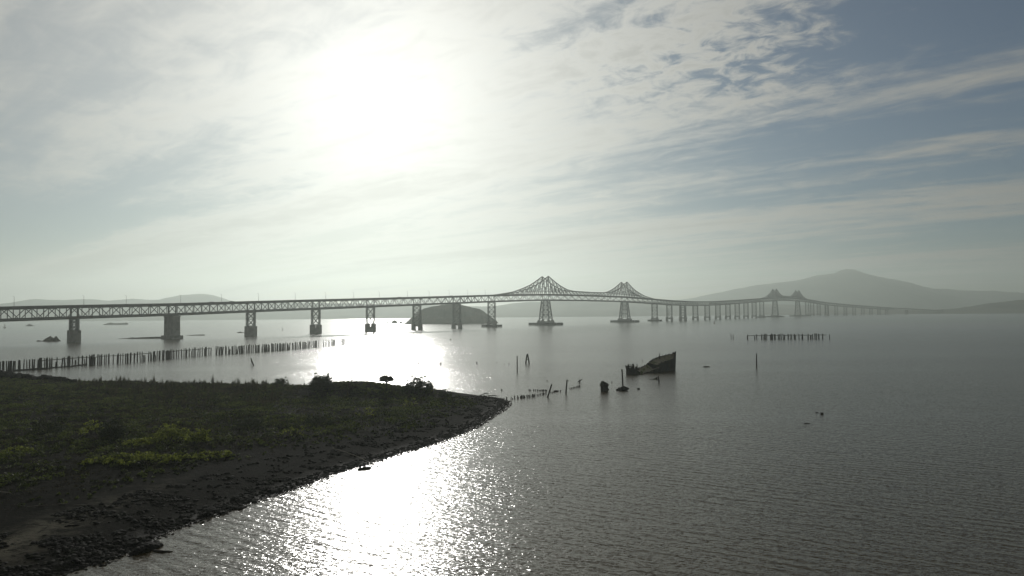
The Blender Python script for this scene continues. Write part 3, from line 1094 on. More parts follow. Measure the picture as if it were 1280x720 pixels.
shrub(350, 482, 10, 22, 'small low dark shrub on the skyline, leftmost of the ridge shrubs')
shrub(402, 484, 19, 32, 'large dark rounded shrub on the ridge with thin sprigs on top', dens_=2.2)
shrub(431, 481, 13, 17, 'small rounded dark shrub beside the grassy mound')
shrub(483, 484, 16, 20, 'airy flat-topped shrub with see-through stems on the ridge', style='umbrella', dens_=1.2)
shrub(524, 490, 18, 34, 'wide dark shrub nearest the tip of the spit', dens_=1.7)
shrub(508, 488, 15, 10, 'thin twiggy upright shrub left of the wide dark shrub', dens_=.35)
shrub(556, 495, 9, 18, 'little low shrub on the bank near the tip', dens_=.6)
shrub(373, 482, 6, 14, 'scrubby low shrub between two skyline shrubs', dens_=.6)
shrub(213, 552, 22, 46, 'tall bright yellow-green shrub on the near slope', 'leaf_bright', dens_=1.2, zg=1.8)
shrub(246, 552, 14, 34, 'bright green shrub at the right of the tallest bright shrub', 'leaf_bright', dens_=.9)
shrub(114, 544, 20, 30, 'olive green shrub with a few bright leaves at the left', 'leaf_bright', dens_=.5)
shrub(140, 546, 22, 34, 'dark rounded shrub beside the olive green shrub', 'leaf', dens_=1.2)
shrub(172, 556, 9, 44, 'low bright shrub left of the tallest bright shrub', 'leaf_bright', 'mat')
shrub(165, 575, 9, 70, 'low spreading yellow-green plant at the foot of the slope', 'leaf_bright', 'mat')
shrub(212, 574, 8, 56, 'low bright trailing plant below the tallest bright shrub', 'leaf_bright', 'mat')
shrub(262, 570, 7, 56, 'low green plant, rightmost of the bright trailing plants', 'leaf_bright', 'mat', .8)
shrub(122, 577, 7, 44, 'low dull green plant, leftmost of the trailing plants', 'leaf_bright', 'mat', .5)
shrub(365, 545, 12, 34, 'dull green shrub in the middle of the spit', 'leaf_bright', dens_=.28)
shrub(455, 520, 12, 26, 'pale green shrub on the slope below the flat-topped shrub', 'leaf_bright', dens_=.3)
shrub(512, 508, 10, 24, 'pale green shrub on the slope below the wide dark shrub', 'leaf_bright', dens_=.35)
shrub(398, 530, 12, 40, 'dark wide shrub in the middle of the spit', dens_=.9)
shrub(310, 535, 14, 40, 'dark shrub on the slope right of the bright shrubs', dens_=.9)
shrub(60, 540, 16, 46, 'dark wide shrub near the left edge', dens_=.9)
shrub(20, 566, 10, 40, 'dull green low plant at the left edge', 'leaf_bright', 'mat', .4)

# ---- rocks
def rock_mesh(seed, name='rock'):
    import bmesh
    bm = bmesh.new()
    bmesh.ops.create_icosphere(bm, subdivisions=3, radius=1.0)
    for vv in bm.verts:
        n_ = noise.fractal(vv.co * 1.1 + Vector((seed * 7.1, 0, 0)), .8, 2.1, 4)
        c_ = noise.cell(vv.co * 1.6 + Vector((seed * 3.3, 1, 0)))
        vv.co *= 1 + .33 * n_ + .12 * c_
        vv.co.z *= .62
    me = bpy.data.meshes.new(name)
    bm.to_mesh(me); bm.free()
    me.materials.append(M['rock'])
    return me


ROCKS = [rock_mesh(i) for i in range(7)]


def rock(x, y, z, r, label, group, sx=1.0, name='rock', sz=1.0):
    o = bpy.data.objects.new(name, random.choice(ROCKS))
    COL.objects.link(o)
    o.location = (x, y, z)
    o.rotation_euler = (random.uniform(-.2, .2), random.uniform(-.2, .2), random.uniform(0, 2 * PI) if sx == 1 else random.uniform(-.2, .2))
    o.scale = (r * sx, r, r * sz)
    tag(o, label, 'rock', group)
    return o


# loose stone and wrack along the waterline
def shore_points(n, lo, hi, seg0=1, seg1=None, jitter=0):
    segs = [(OUT[i], OUT[i + 1]) for i in range(seg0, seg1 or NN)]
    L = np.array([np.linalg.norm(b - a) for a, b in segs]); pick = rng.choice(len(segs), n, p=L / L.sum())
    tt = rng.uniform(0, 1, n)
    pts = []
    for i, t_ in zip(pick, tt):
        a, b = segs[i]
        nrm_ = np.array([-(b - a)[1], (b - a)[0]]); nrm_ /= np.linalg.norm(nrm_)
        pts.append(a + (b - a) * t_ + nrm_ * rng.uniform(lo, hi))
    return np.array(pts)


def stones(n, lo, hi, smin, smax, name, label, m, seg0=1, seg1=None, clump=None):
    P = shore_points(n, lo, hi, seg0, seg1)
    if clump:
        nz_ = fbm(P, clump, 77.0, 3)
        P = P[rng.uniform(0, 1, len(P)) < np.clip(.15 + 1.6 * nz_, 0, 1)]
    z, *_ = terrain(P)
    z = np.maximum(z, -.05)
    keep_ = rng.uniform(0, 1, len(P)) < .75 + .5 * fbm(P, .35, 12.0, 3)
    P, z = P[keep_], z[keep_]
    base = np.array([(1, 0, 0), (-1, 0, 0), (0, 1, 0), (0, -1, 0), (0, 0, .8), (0, 0, -.8)], float)
    fc = np.array([(0, 2, 4), (2, 1, 4), (1, 3, 4), (3, 0, 4), (2, 0, 5), (1, 2, 5), (3, 1, 5), (0, 3, 5)])
    N = len(P)
    r = smin + (smax - smin) * rng.uniform(0, 1, N) ** 2.5
    ang = rng.uniform(0, 2 * PI, N)
    b = np.repeat(base[None], N, 0) * rng.uniform(.6, 1.4, (N, 6, 1)) * r[:, None, None]
    ca, sa = np.cos(ang)[:, None], np.sin(ang)[:, None]
    x_, y_ = b[..., 0] * 1.4 * ca - b[..., 1] * sa, b[..., 0] * 1.4 * sa + b[..., 1] * ca
    v = np.stack([x_ + P[:, 0:1], y_ + P[:, 1:2], b[..., 2] * .7 + z[:, None] + r[:, None] * .2], -1)
    f = (fc[None] + (np.arange(N) * 6)[:, None, None]).reshape(-1, 3)
    tag(raw_mesh(name, v.reshape(-1, 3), f, m), label, 'shingle', kind='stuff')


stones(11000, -.8, 2.6, .04, .24, 'shore_shingle', 'dark loose stones scattered along the waterline', M['rock'])
stones(16000, .5, 15, .04, .30, 'shore_wrack', 'dark weedy lumps strewn over the tidal mud', M['rock'], 1, 11, clump=.16)
stones(26000, .6, 14, .03, .34, 'bank_rubble', 'dark rubble and wrack littering the bank', M['rock'], 8, None, clump=.3)

M['gravel'] = surf('glint_gravel', (.07, .066, .058), (.16, .15, .135), 3, .28, .3, 9, spec=.5)  # wet stones coloured paler to carry the sun glint along the shore
stones(7000, -.45, .35, .02, .10, 'glint_gravel', 'wet gravel along the waterline, coloured pale for its sun glint', M['gravel'], 5, 22)

lab_sh = 'dark weed-covered rock lying at the edge of the spit'
cnt = 0
for p in shore_points(260, -.8, 3.2, 1, 13):
    if cnt >= 75: break
    u_ = p[0] / p[1] * F + W / 2
    if u_ < -10 or noise.fractal(Vector((p[0] * .25, p[1] * .25, 4.0)), .9, 2, 3) < -.05: continue
    rock(p[0], p[1], max(zat(*p), -.05) + .05, random.uniform(.18, .55), lab_sh, 'rocks along the edge of the spit')
    cnt += 1
for (px, py, r) in [(188, 684, .8), (180, 687, .7), (172, 690, .55), (165, 681, .6), (150, 668, .7)]:
    g = G(px, py, .1)
    rock(g.x, g.y, .12, r, lab_sh, 'rocks along the edge of the spit')
g = G(197, 682, 0)
rock(g.x, g.y, .05, .42, 'lone dark rock in the shallows near the floating branch', None)
lab_bk = 'dark jagged boulder on the back shore beyond the grass'
for (px, py, r) in [(3, 474, 1.5), (10, 473.5, 1.2), (16, 474.5, 1.0), (24, 476, 1.0), (31, 477, 1.1), (37, 477, .9), (44, 478, .9), (51, 478.5, .9),
                    (58, 478, 1.2), (64, 479, .9), (71, 479.5, .9), (78, 480, .8), (85, 480.5, .8), (92, 481.5, .7), (-6, 474, 1.5), (7, 476, 1.0), (20, 477.5, 1.2), (40, 479.5, 1.0)]:
    g = G(px, py, 0.5)
    rock(g.x, g.y, max(zat(g.x, g.y), 0) + .55, r * 1.2, lab_bk, 'boulders on the back shore', 1.25, sz=1.15)

# ---- driftwood
def driftwood(pts, rad, name, label, m='timber', cat='driftwood', n=7, group=None):
    """pts in world space"""
    b = Vector(pts[0])
    o = empty(name, b) if False else None
    mb = MB()
    mb.tube([Vector(p) - b for p in pts], rad, n, .12)
    o = mb.build(name, M[m])
    o.location = b
    return tag(o, label, cat, group)


def onland(px, py, up=.1, zg=.6):
    g = G(px, py, zg)
    for _ in range(6): g = G(px, py, max(zat(g.x, g.y), 0))
    return Vector((g.x, g.y, max(zat(g.x, g.y), 0) + up))


a, b, c = onland(416, 562, .25), onland(446, 572.5, .25), onland(473, 585, .12)
driftwood([a, (a + b) / 2 + Vector((0, 0, .05)), b, c], [.05, .06, .07, .08], 'driftwood_pole', 'long thin bleached pole lying down the bank to the water', 'plank', 'driftwood')
a, b = onland(447, 587.5, .08), onland(464, 585.5, .12)
driftwood([a, a.lerp(b, .5) + Vector((0, 0, .06)), b], [.14, .22, .12], 'driftwood_log', 'short dark log half awash beside the end of the pole')
g0, g1, g2 = G(193, 688.5, .04), G(203, 689.3, .08), G(216, 689, .03)
driftwood([g0, g1, g2], [.14, .10, .03], 'driftwood_branch', 'dark tapering branch floating in the shallows at the lower left', 'wetwood')
for (x0, y0, x1, y1, lb) in [(0, 574.5, 20, 575.5, 'pale plank on the bank at the left edge'), (0, 617, 14, 619, 'pale plank on the dark bank below the left plank'),
                             (24, 602, 42, 603, 'short pale stick on the dark bank'), (34, 636, 60, 634, 'pale driftwood log at the top of the mud'),
                             (66, 633, 86, 632, 'slender pale stick right of the pale log on the mud'), (92, 634, 110, 633.5, 'thin pale stick, rightmost along the top of the mud')]:
    a, b = onland(x0, y0, .22), onland(x1, y1, .22)
    driftwood([a, (a + b) / 2, b], [.04, .06, .04], 'driftwood_stick', lb, 'plank')

# ------------------------------------------------------------------ piles
def pile_mesh(seed, h=4.6, r=.22):
    random.seed(100 + seed)
    mb = MB()
    n = 8
    pts = [(0, 0, -3), (random.uniform(-.03, .03), random.uniform(-.03, .03), h * .4), (random.uniform(-.05, .05), random.uniform(-.05, .05), h)]
    mb.tube(pts, [r * 1.08, r, r * random.uniform(.75, .95)], n, .07)
    # ragged head
    top = len(mb.v)
    for q in range(n): 
        x_, y_, z_ = mb.v[top - n + q]
        mb.v[top - n + q] = (x_, y_, z_ + random.uniform(-.3, .12))
    me = bpy.data.meshes.new('pile')
    me.from_pydata(mb.v, [], mb.f); me.update()
    me.materials.append(M['wetwood' if seed % 2 else 'timber'])
    return me


PILES = [pile_mesh(i) for i in range(9)]
random.seed(5)


def pile(x, y, hs, label, group, tilt=(0, 0), rs=1.0, name='timber_pile', cat='pile'):
    o = bpy.data.objects.new(name, random.choice(PILES))
    COL.objects.link(o)
    o.location = (x, y, 0)
    o.rotation_euler = (tilt[0], tilt[1], random.uniform(-.4, .4) if tilt != (0, 0) else random.uniform(0, 6))
    o.scale = (rs, rs, hs)
    tag(o, label, cat, group)
    return o


def row_base(px):
    return np.interp(px, [-40, 0, 60, 115, 160, 200, 260, 310, 360, 395, 430, 486], [468.5, 465.2, 460.5, 456, 453.2, 449.3, 443.6, 440.8, 437.2, 433.8, 430.6, 427.8])


LA = 'weathered timber pile in the railed left stretch of the old pier row'
LB = 'weathered timber pile in the crowded middle stretch of the old pier row'
LC = 'lone timber pile in the broken far stretch of the old pier row'
GRP = 'timber piles of the long old pier row'
npile = 0
railpts = []
px = -26.0
while px < 398:
    if 264.5 < px < 270.5:
        px = 270.5
        continue
    by = float(row_base(px))
    g = G(px, by)
    sc_ = F / g.y
    left = px < 266
    hs = random.uniform(.88, 1.06) * (1.0 if px > 40 else .96)
    if random.random() < .07: hs *= random.uniform(.55, .8)
    jit = random.uniform(-.35, .35)
    pile(g.x + jit * .5, g.y + jit, hs, LA if left else LB, GRP, (random.gauss(0, .012), random.gauss(0, .014)) if random.random() < .75 else (random.gauss(0, .05), random.gauss(0, .06)), random.uniform(.95, 1.5))
    npile += 1
    if left: railpts.append(g)
    r_ = random.random()
    # clusters and gaps
    if left:
        stp = random.uniform(.55, .75) if r_ < .42 else random.uniform(1.0, 1.7) if r_ < .88 else random.uniform(1.9, 2.8)
    else:
        stp = random.uniform(.6, .95) if r_ < .72 else random.uniform(1.1, 1.7)
    px += stp * sc_ * .74
for px in [404.5, 407.5, 410.5, 411.8, 414.5, 415.8, 417, 418.5, 427, 428.3, 429.5, 431, 434.5, 439, 442.8, 449.5, 451.3, 452.8, 456.5, 458, 463, 467, 472.8, 477, 478.6, 480.5]:
    g = G(px, float(row_base(px)))
    pile(g.x, g.y, random.uniform(.8, 1.05) if px not in (439, 463, 467) else .5, LC, GRP, (random.gauss(0, .02), random.gauss(0, .03)), random.uniform(1.0, 1.4))
g = G(484, 428)
pile(g.x, g.y, 1.08, 'thick end pile at the far tip of the old pier row', GRP, (0, .01), 2.2)
# fixed rail along the left stretch: one timber between each run of piles
i = 0
random.seed(8)
LR = 'horizontal timber rail nailed along the old pier row'
nrail = 0
while i < len(railpts) - 1:
    j = min(i + random.randint(5, 9), len(railpts) - 1)
    a, b = railpts[i], railpts[j]
    if (W / 2 + F * a.x / a.y > 45) and random.random() < .86:
        dvec = (b - a)
        mb = MB()
        mb.beam((0, 0, 0), (dvec.x, dvec.y, random.uniform(-.12, .12)), .28, .26)
        o = mb.build('timber_rail', M['timber'])
        o.location = (a.x, a.y, 3.55 + random.uniform(-.1, .1))
        tag(o, LR, 'rail', 'rails along the old pier row')
        nrail += 1
    i = j
# fallen timbers at the foot of the row
for (x0, y0, x1, y1, r, lb) in [(17, 463.4, 60, 460.8, .5, 'thick dark fallen timber at the foot of the old pier row'),
                                (60, 460.2, 88, 457.8, .28, 'thin fallen timber floating at the foot of the old pier row'),
                                (88, 458.2, 108, 455.6, .42, 'low mound of grey timber debris at the foot of the old pier row')]:
    a, b = G(x0, y0, .15), G(x1, y1, .15)
    mb = MB()
    nseg = 7
    mb.tube([(b - a) * q / nseg + Vector((0, 0, random.uniform(-.05, .1))) for q in range(nseg + 1)], [r * random.uniform(.75, 1.1) for q in range(nseg + 1)], 7, .15)
    o = mb.build('fallen_timber', M['wetwood'])
    o.location = a
    tag(o, lb, 'timber')
g0 = onland(76, 479.5, 0, 1.0)
pile(g0.x, g0.y, .62, 'short post standing among the boulders on the back shore', None, (0, 0), .8, 'post', 'post')

# right-hand pile cluster
LD = 'stubby timber pile in the separate row out in the open water at right'
GD = 'piles of the separate row at right'
for px in [934.3, 944.3, 947.6, 953.5, 954.8, 956, 960, 961.6, 963, 965.5, 968.5, 971, 973.5, 974.8, 976, 977.5, 979, 980.6, 982, 984.6, 987, 988.6, 993.6, 994.6, 1000, 1001.4, 1002.6, 1004.5, 1008.5, 1013, 1014.2, 1015.4, 1018.8, 1020.2, 1021.5, 1022.8, 1027.5, 1035.5]:
    g = G(px, 424.2 - (px - 934) * .006)
    hs = .84 * random.choice([.8, .95, 1.0, 1.05, 1.15])
    pile(g.x + random.uniform(-.3, .3), g.y + random.uniform(-2.5, 2.5), hs, LD, GD, (random.gauss(0, .012), random.gauss(0, .015)), random.uniform(1.3, 2.3))
for (xa, xb) in [(934, 946), (946, 962), (962, 976), (978, 990), (991, 1004), (1004, 1016), (1018, 1033)]:
    a, b = G(xa, 424.2 - (xa - 934) * .006), G(xb, 424.2 - (xb - 934) * .006)
    mb = MB(); mb.beam((0, 0, 0), (b - a), .35, .4)
    o = mb.build('timber_beam', M['wetwood'])
    o.location = (a.x, a.y, 2.95 + random.uniform(-.15, .15))
    tag(o, 'horizontal cap timber lying across the separate pile row at right', 'timber', 'cap timbers of the separate row')
for px, hs in ((914, .92), (916.6, .86)):
    g = G(px, 424)
    pile(g.x, g.y, hs, 'thin post of the pair standing left of the separate pile row', 'pair of posts in the water', (0, 0), 1.0, 'post', 'post')


def stand(px, py, topx, topy, r, label, name='post', cat='post', m='timber', group=None, extra=None):
    """a post whose foot and head are both seen"""
    a = G(px, py)
    t_ = HZ(topx, topy, a.y)
    mb = MB()
    L = t_ - a
    mb.tube([L * -.35, L * .45 + Vector((random.uniform(-.03, .03), 0, 0)), L], [r * 1.1, r, r * .82], 8, .08)
    n0 = len(mb.v)
    for q in range(8):
        x_, y_, z_ = mb.v[n0 - 8 + q]
        mb.v[n0 - 8 + q] = (x_, y_, z_ + random.uniform(-.18, .1))
    if extra: extra(mb, L)
    o = mb.build(name, M[m])
    o.location = a
    return tag(o, label, cat, group)


stand(646.6, 465, 646.4, 445, .21, 'tall slim post standing alone right of the sun path')
stand(945.8, 459, 945.6, 441.8, .24, 'tall slim post standing alone in the open water at right')
stand(684.6, 496.6, 689.8, 480.3, .20, 'post leaning right at the far end of the stake line', m='wetwood')
stand(707.4, 491.8, 708.8, 474.8, .20, 'upright post with a short stub arm at its top', m='wetwood', extra=lambda mb, L: mb.tube([L * .96, L * .96 + Vector((.55, .1, -.15))], .09, 6))
stand(778.4, 480, 777.6, 461.6, .22, 'post with a split forked head left of the wreck', m='wetwood', extra=lambda mb, L: mb.tube([L * .72, L * 1.01 + Vector((-.28, .05, 0))], [.12, .07], 6))
stand(823.6, 479, 823.4, 469.6, .17, 'short thin post in front of the wreck', m='wetwood')
stand(317, 457, 313.6, 447.6, .28, 'leaning stump of a pile, tilted left, below the old pier row', m='wetwood', extra=lambda mb, L: mb.tube([Vector((-1.1, 0, -.3)), L * .9], [.10, .08], 6))
stand(500, 426.2, 500, 420.8, .28, 'lone short pile beyond the tip of the old pier row')
stand(523.2, 455, 523.2, 452.4, .30, 'small stump rising from the water left of the pair of small stumps', 'stump', 'stump')
stand(551.2, 456, 551, 452.8, .26, 'small stump, the taller of two close together', 'stump', 'stump')
stand(549.4, 455.6, 549.4, 453.4, .14, 'thin small stump, the lower of two close together', 'stump', 'stump')
stand(563.2, 425.2, 563.2, 423.6, .5, 'tiny dark stump in the water before the scrub island', 'stump', 'stump')
stand(596, 455, 596, 452, .20, 'small thin stump left of the tall slim post', 'stump', 'stump')
stand(621, 453.6, 621, 452.2, .14, 'faint tiny stake left of the tall slim post, farthest of three', 'stake', 'stake')
stand(630.2, 455.6, 630.2, 454.4, .16, 'faint tiny stake left of the tall slim post, middle of three', 'stake', 'stake')
stand(636, 455.6, 636, 454.2, .18, 'faint tiny stake left of the tall slim post, nearest of three', 'stake', 'stake')
stand(684, 476.2, 684, 475, .14, 'tiny stake breaking the water above the leaning post', 'stake', 'stake')
stand(627, 488, 627, 486, .18, 'small knob of a stump beyond the tip of the spit', 'stump', 'stump', 'wetwood')
stand(764.8, 478.4, 764.8, 476.8, .13, 'tiny stake between the thick stump and the forked post', 'stake', 'stake')
stand(791, 474.6, 791, 473, .15, 'tiny stake just in front of the wreck stern', 'stake', 'stake')
stand(803, 451, 803, 448.6, .12, 'faint thin stake in the water behind the wreck', 'stake', 'stake')

# dolphin: three piles leaning together
g = G(659.4, 454.5)
dol = empty('pile_dolphin', (g.x, g.y, 0))
tag(dol, 'two old piles leaning together into a point, right of the tall slim post', 'piles')
for (x0, x1, y0) in ((-.75, -.22, 0), (.75, .05, .2)):
    mb = MB(); mb.tube([(x0 * 1.6, y0, -3), (x0, y0, 0), (x1, y0 * .5, 4.2 + x1)], [.34, .32, .26], 8, .08)
    mb.build('pile', M['wetwood'], dol)
mb = MB(); mb.tube([(-.65, 0, 1.6), (.6, .1, 1.9)], .16, 6); mb.build('brace', M['timber'], dol)

# thick stump: a bundle of squared timbers with a collar
g = G(755.4, 489)
st = empty('pile_cluster', (g.x, g.y, 0), .3)
tag(st, 'thick square stump of bundled timbers standing between the posts', 'stump')
for ix in range(3):
    for iy in range(3):
        mb = MB(); h_ = random.uniform(2.4, 2.85) - (.3 if ix == 2 else 0)
        mb.box((-.55 + ix * .55, -.5 + iy * .5, (h_ - 2) / 2), (.5, .46, h_ + 2), None, .94)
        mb.build('timber', M['wetwood'], st)
mb = MB()
for sd in (-1, 1):
    mb.box((0, sd * .86, 1.9), (1.9, .16, .3)); mb.box((sd * .95, 0, 1.5), (.16, 1.5, .3))
mb.build('collar', M['timber'], st)
mb = MB(); mb.tube([(.6, -.3, .35), (1.0, -.4, .45), (1.15, -.5, .2)], [.3, .35, .2], 7, .2); mb.build('weed_growth', M['rock'], st)

# odd lumps by the wreck
g = G(778.5, 488)
rock(g.x, g.y, .42, 1.15, 'dark humped rock in the water below the forked post', None, 1.35, sz=1.0)
g = G(773, 488)
rock(g.x, g.y, .12, .55, 'small dark rock touching the humped rock', None, 1.2)
g = G(798.2, 486.5)
rock(g.x, g.y, .12, .4, 'small lone dark rock right of the humped rock', None, 1.0, sz=1.3)
# curved wreck frame
a = G(811, 474.3)
mb = MB()
pp = [HZ(811, 474.4, a.y), HZ(816, 474.2, a.y), HZ(819.5, 473.6, a.y), HZ(821.6, 471.5, a.y), HZ(821.8, 473.4, a.y), HZ(819.5, 477, a.y)]
mb.tube([p - a for p in pp[:4]], [.08, .16, .28, .22], 7, .15)
mb.tube([p - a for p in (pp[2], pp[4], pp[5])], [.26, .3, .12], 7, .15)
o = mb.build('curved_timber', M['wetwood']); o.location = a
tag(o, 'curved broken ship timber arching from the water beside the short thin post', 'timber')
# forked branch
a = G(724.5, 478)
mb = MB()
q = [HZ(722, 477.4, a.y), HZ(724.5, 476.2, a.y), HZ(728, 474, a.y), HZ(723.6, 473.2, a.y)]
mb.tube([p - a for p in (q[0], q[1], q[2])], [.1, .22, .08], 6, .1)
mb.tube([p - a for p in (q[1], q[3])], [.12, .05], 6, .1)
mb.tube([q[1] - a, Vector((0, 0, -.8))], [.2, .14], 6, .1)
o = mb.build('driftwood_branch', M['wetwood']); o.location = a
tag(o, 'forked branch sticking out of the water right of the stub-armed post', 'driftwood')
# floating logs
for (x0, x1, y_, r, lb) in [(879, 887.4, 458.8, .34, 'dark log floating right of the wreck'), (1004.8, 1012.4, 529.4, .10, 'thin dark stick floating low in the open water at lower right'),
                            (1019, 1023, 516, .10, 'little drifting twig left of the dark floating chunk')]:
    a, b = G(x0, y_, .02), G(x1, y_ - .2, .02)
    mb = MB(); L = b - a
    mb.tube([(0, 0, 0), L * .3 + Vector((0, 0, .1 * r)), L * .7, L], [r * .6, r, r * .9, r * .45], 7, .15)
    o = mb.build('floating_log', M['wetwood']); o.location = a
    tag(o, lb, 'log')
a = G(1027.4, 517.8)
mb = MB()
mb.tube([(-.35, 0, .02), (-.1, 0, .12), (.15, .05, .16), (.34, .05, .05)], [.08, .18, .2, .08], 7, .15)
mb.tube([(-.1, 0, .15), (-.28, 0, .45)], [.09, .05], 6)
o = mb.build('floating_snag', M['wetwood']); o.location = a
tag(o, 'small dark chunk of driftwood floating in the open water at lower right', 'driftwood')

# stake lines off the tip of the spit
LS = 'low rotten stake in the near line of stakes off the tip of the spit'
for px, py, hh_ in [(630, 499.3, .5), (633.4, 499.6, .7), (638.8, 498.8, .6), (640.6, 499, .35), (643.4, 498.5, .8), (646.8, 497.9, .8), (648, 498, .5), (650.6, 497.6, .6), (651.8, 497.5, .7), (653.2, 497.3, .8), (654.6, 497.2, .7), (656, 497.1, .6), (659, 496.8, .7), (661.2, 496.5, .6), (662.8, 496.3, .7),
                   (665, 496, .8), (666.6, 495.8, .6), (668.4, 495.4, .6), (671.5, 494.8, .45), (673.6, 494.5, .5), (676, 493.9, .5), (678.4, 493.6, .6), (680, 493.2, .5), (682.6, 492.6, .5), (688.5, 491.2, .4), (690.6, 491, .35), (692.4, 490.6, .35),
                   (712.6, 486.2, .4), (714.4, 485.9, .4), (716.6, 485.3, .4), (718.6, 484.8, .4), (720.6, 484.4, .45), (722.4, 484, .5), (724.4, 483.6, .5)]:
    g = G(px, py)
    pile(g.x, g.y, hh_ / 4.6, LS, 'near line of stakes', (random.gauss(0, .08), random.gauss(0, .08)), random.uniform(.45, .85), 'stake', 'stake')
LS2 = 'low stake in the farther faint line of stakes off the tip of the spit'
for px in [661.5, 663.4, 667, 669.5, 672, 674.5, 676.2, 678, 679.6, 681.6, 683, 697.5, 700.5]:
    g = G(px, 488.2 + (px - 661) * .03)
    pile(g.x, g.y, random.uniform(.3, .5) / 4.6, LS2, 'farther line of stakes', (random.gauss(0, .05), random.gauss(0, .05)), random.uniform(.6, .9), 'stake', 'stake')
g = G(694.6, 489.4)
rock(g.x, g.y, .1, .42, 'small dark lump at the end of the farther stake line', None, 1.4)
for (x0, y0, x1, y1, lb) in [(597.5, 496, 603.5, 493, 'thin crooked stick leaning off the tip of the spit'), (603, 493, 611, 491.6, 'thin stick at the water just beyond the tip of the spit'),
                             (610.5, 494.3, 624, 495.4, 'long low stick lying in the water at the tip of the spit')]:
    a, b = G(x0, y0, .25), G(x1, y1, .2)
    driftwood([a, (a + b) / 2 + Vector((0, 0, .12)), b], [.10, .12, .06], 'driftwood_stick', lb, 'wetwood')

# ------------------------------------------------------------------ wreck
bow, stern = G(845.4, 463.2), G(801, 467.5)
dirv = (bow - stern); LEN = dirv.length * 1.06
wr = empty('shipwreck', stern + Vector((-.6, 2.2, 0)), math.atan2(dirv.y, dirv.x))
tag(wr, 'half-sunk wooden shipwreck with its dark bow rising to the right', 'shipwreck')
NX = 16


def hull_sec(t):
    x = t * LEN
    b = 2.1 * (1 - max(0, (t - .35) / .65) ** 2.4) + .05
    zt = float(np.interp(t, [0, .2, .34, .40, .5, .62, .85, 1.0], [1.5, 2.1, 2.9, 3.7, 4.5, 5.3, 6.1, 6.7]))
    return x, b, zt


def strip(fn0, fn1, t0, t1, n, th, m, name, parent=wr, ragged=0, nv=6):
    """planked skin between two space curves, with thickness"""
    mb = MB()
    rows = []
    for i in range(n + 1):
        t = t0 + (t1 - t0) * i / n
        p, q = Vector(fn0(t)), Vector(fn1(t))
        if ragged: p.z += random.uniform(-ragged, ragged * .4)
        rows.append([p.lerp(q, j / nv) for j in range(nv + 1)])
    off = Vector((0, th, 0)) if abs(Vector(fn0(t0)).z - Vector(fn1(t0)).z) > .5 else Vector((0, 0, -th))
    nvv = nv + 1
    vs_, fs = [], []
    for side in (0, 1):
        for r in rows:
            for p in r: vs_.append(p + off * side)
    o_ = (n + 1) * nvv
    for i in range(n):
        for j in range(nv):
            a_ = i * nvv + j
            fs.append((a_, a_ + nvv, a_ + nvv + 1, a_ + 1))
            fs.append((o_ + a_ + 1, o_ + a_ + nvv + 1, o_ + a_ + nvv, o_ + a_))
    for i in range(n):
        a_ = i * nvv
        fs.append((a_, o_ + a_, o_ + a_ + nvv, a_ + nvv)); b_ = a_ + nv
        fs.append((b_, b_ + nvv, o_ + b_ + nvv, o_ + b_))
    for j in range(nv):
        fs.append((j, j + 1, o_ + j + 1, o_ + j)); e = n * nvv + j
        fs.append((e, o_ + e, o_ + e + 1, e + 1))
    mb.add(vs_, fs)
    return mb.build(name, M[m], parent)


# the near rail hangs lower than the far one
near_top = lambda t: (hull_sec(t)[0], -hull_sec(t)[1], float(np.interp(t, [.3, .34, .42, .65, .92, 1], [1.3, 2.2, 3.1, 3.8, 4.5, 6.2])))
near_bot = lambda t: (hull_sec(t)[0] - (.5 if t > .9 else 0), -hull_sec(t)[1] * .72, -1.5)
far_top = lambda t: (hull_sec(t)[0], hull_sec(t)[1], hull_sec(t)[2])
far_bot = lambda t: (hull_sec(t)[0] - (.5 if t > .9 else 0), hull_sec(t)[1] * .72, -1.5)
strip(near_top, near_bot, .31, 1, 24, .16, 'hull', 'hull_side', ragged=.42)
strip(far_top, far_bot, .0, 1, 30, -.16, 'hull', 'hull_side', ragged=.4)
dk0 = lambda t: (hull_sec(t)[0], -hull_sec(t)[1] + .2, near_top(t)[2] - .28)
dk1 = lambda t: (hull_sec(t)[0], hull_sec(t)[1] - .2, far_top(t)[2] - .45)
strip(dk0, dk1, .40, .985, 16, .12, 'mossdeck', 'deck', ragged=.12)
# broken waist: sloping inner planking left where the near side is gone
in0 = lambda t: (hull_sec(t)[0], -hull_sec(t)[1] * .7, .25 + t * .8)
in1 = lambda t: (hull_sec(t)[0], hull_sec(t)[1] - .25, far_top(t)[2] - .35)
strip(in0, in1, .02, .36, 10, .12, 'mossdeck', 'inner_planking', ragged=.12)
mb = MB(); mb.beam((.4, -2.3, .35), (LEN * .40, -2.5, 1.8), .35, .3); mb.build('sheer_plank', M['plank'], wr)
mb = MB(); mb.tube([(LEN - .6, 0, -2), (LEN - .1, 0, 3), (LEN + .25, 0, 7.0)], [.32, .3, .22], 8, .05); mb.build('stem_post', M['hull'], wr)
mb = MB(); mb.tube([(LEN * .62, .8, 4.2), (LEN * .62, .8, 6.6)], [.2, .16], 7, .08); mb.build('mast_stub', M['timber'], wr)
for t in np.linspace(.06, .42, 6):
    x_, b_, z_ = hull_sec(t)
    mb = MB(); mb.tube([(x_, b_ * .72, -1), (x_, b_ - .25, z_ * .6), (x_, b_ - .18, z_ + random.uniform(.05, .3))], [.16, .14, .11], 6, .1)
    mb.build('rib', M['wetwood'], wr)
for t in np.linspace(.45, .95, 8):
    x_, y_, z_ = far_top(t)
    mb = MB(); mb.tube([(x_, y_ - .1, z_ - .4), (x_, y_ - .1, z_ + .25)], .09, 6); mb.build('bulwark_post', M['timber'], wr)
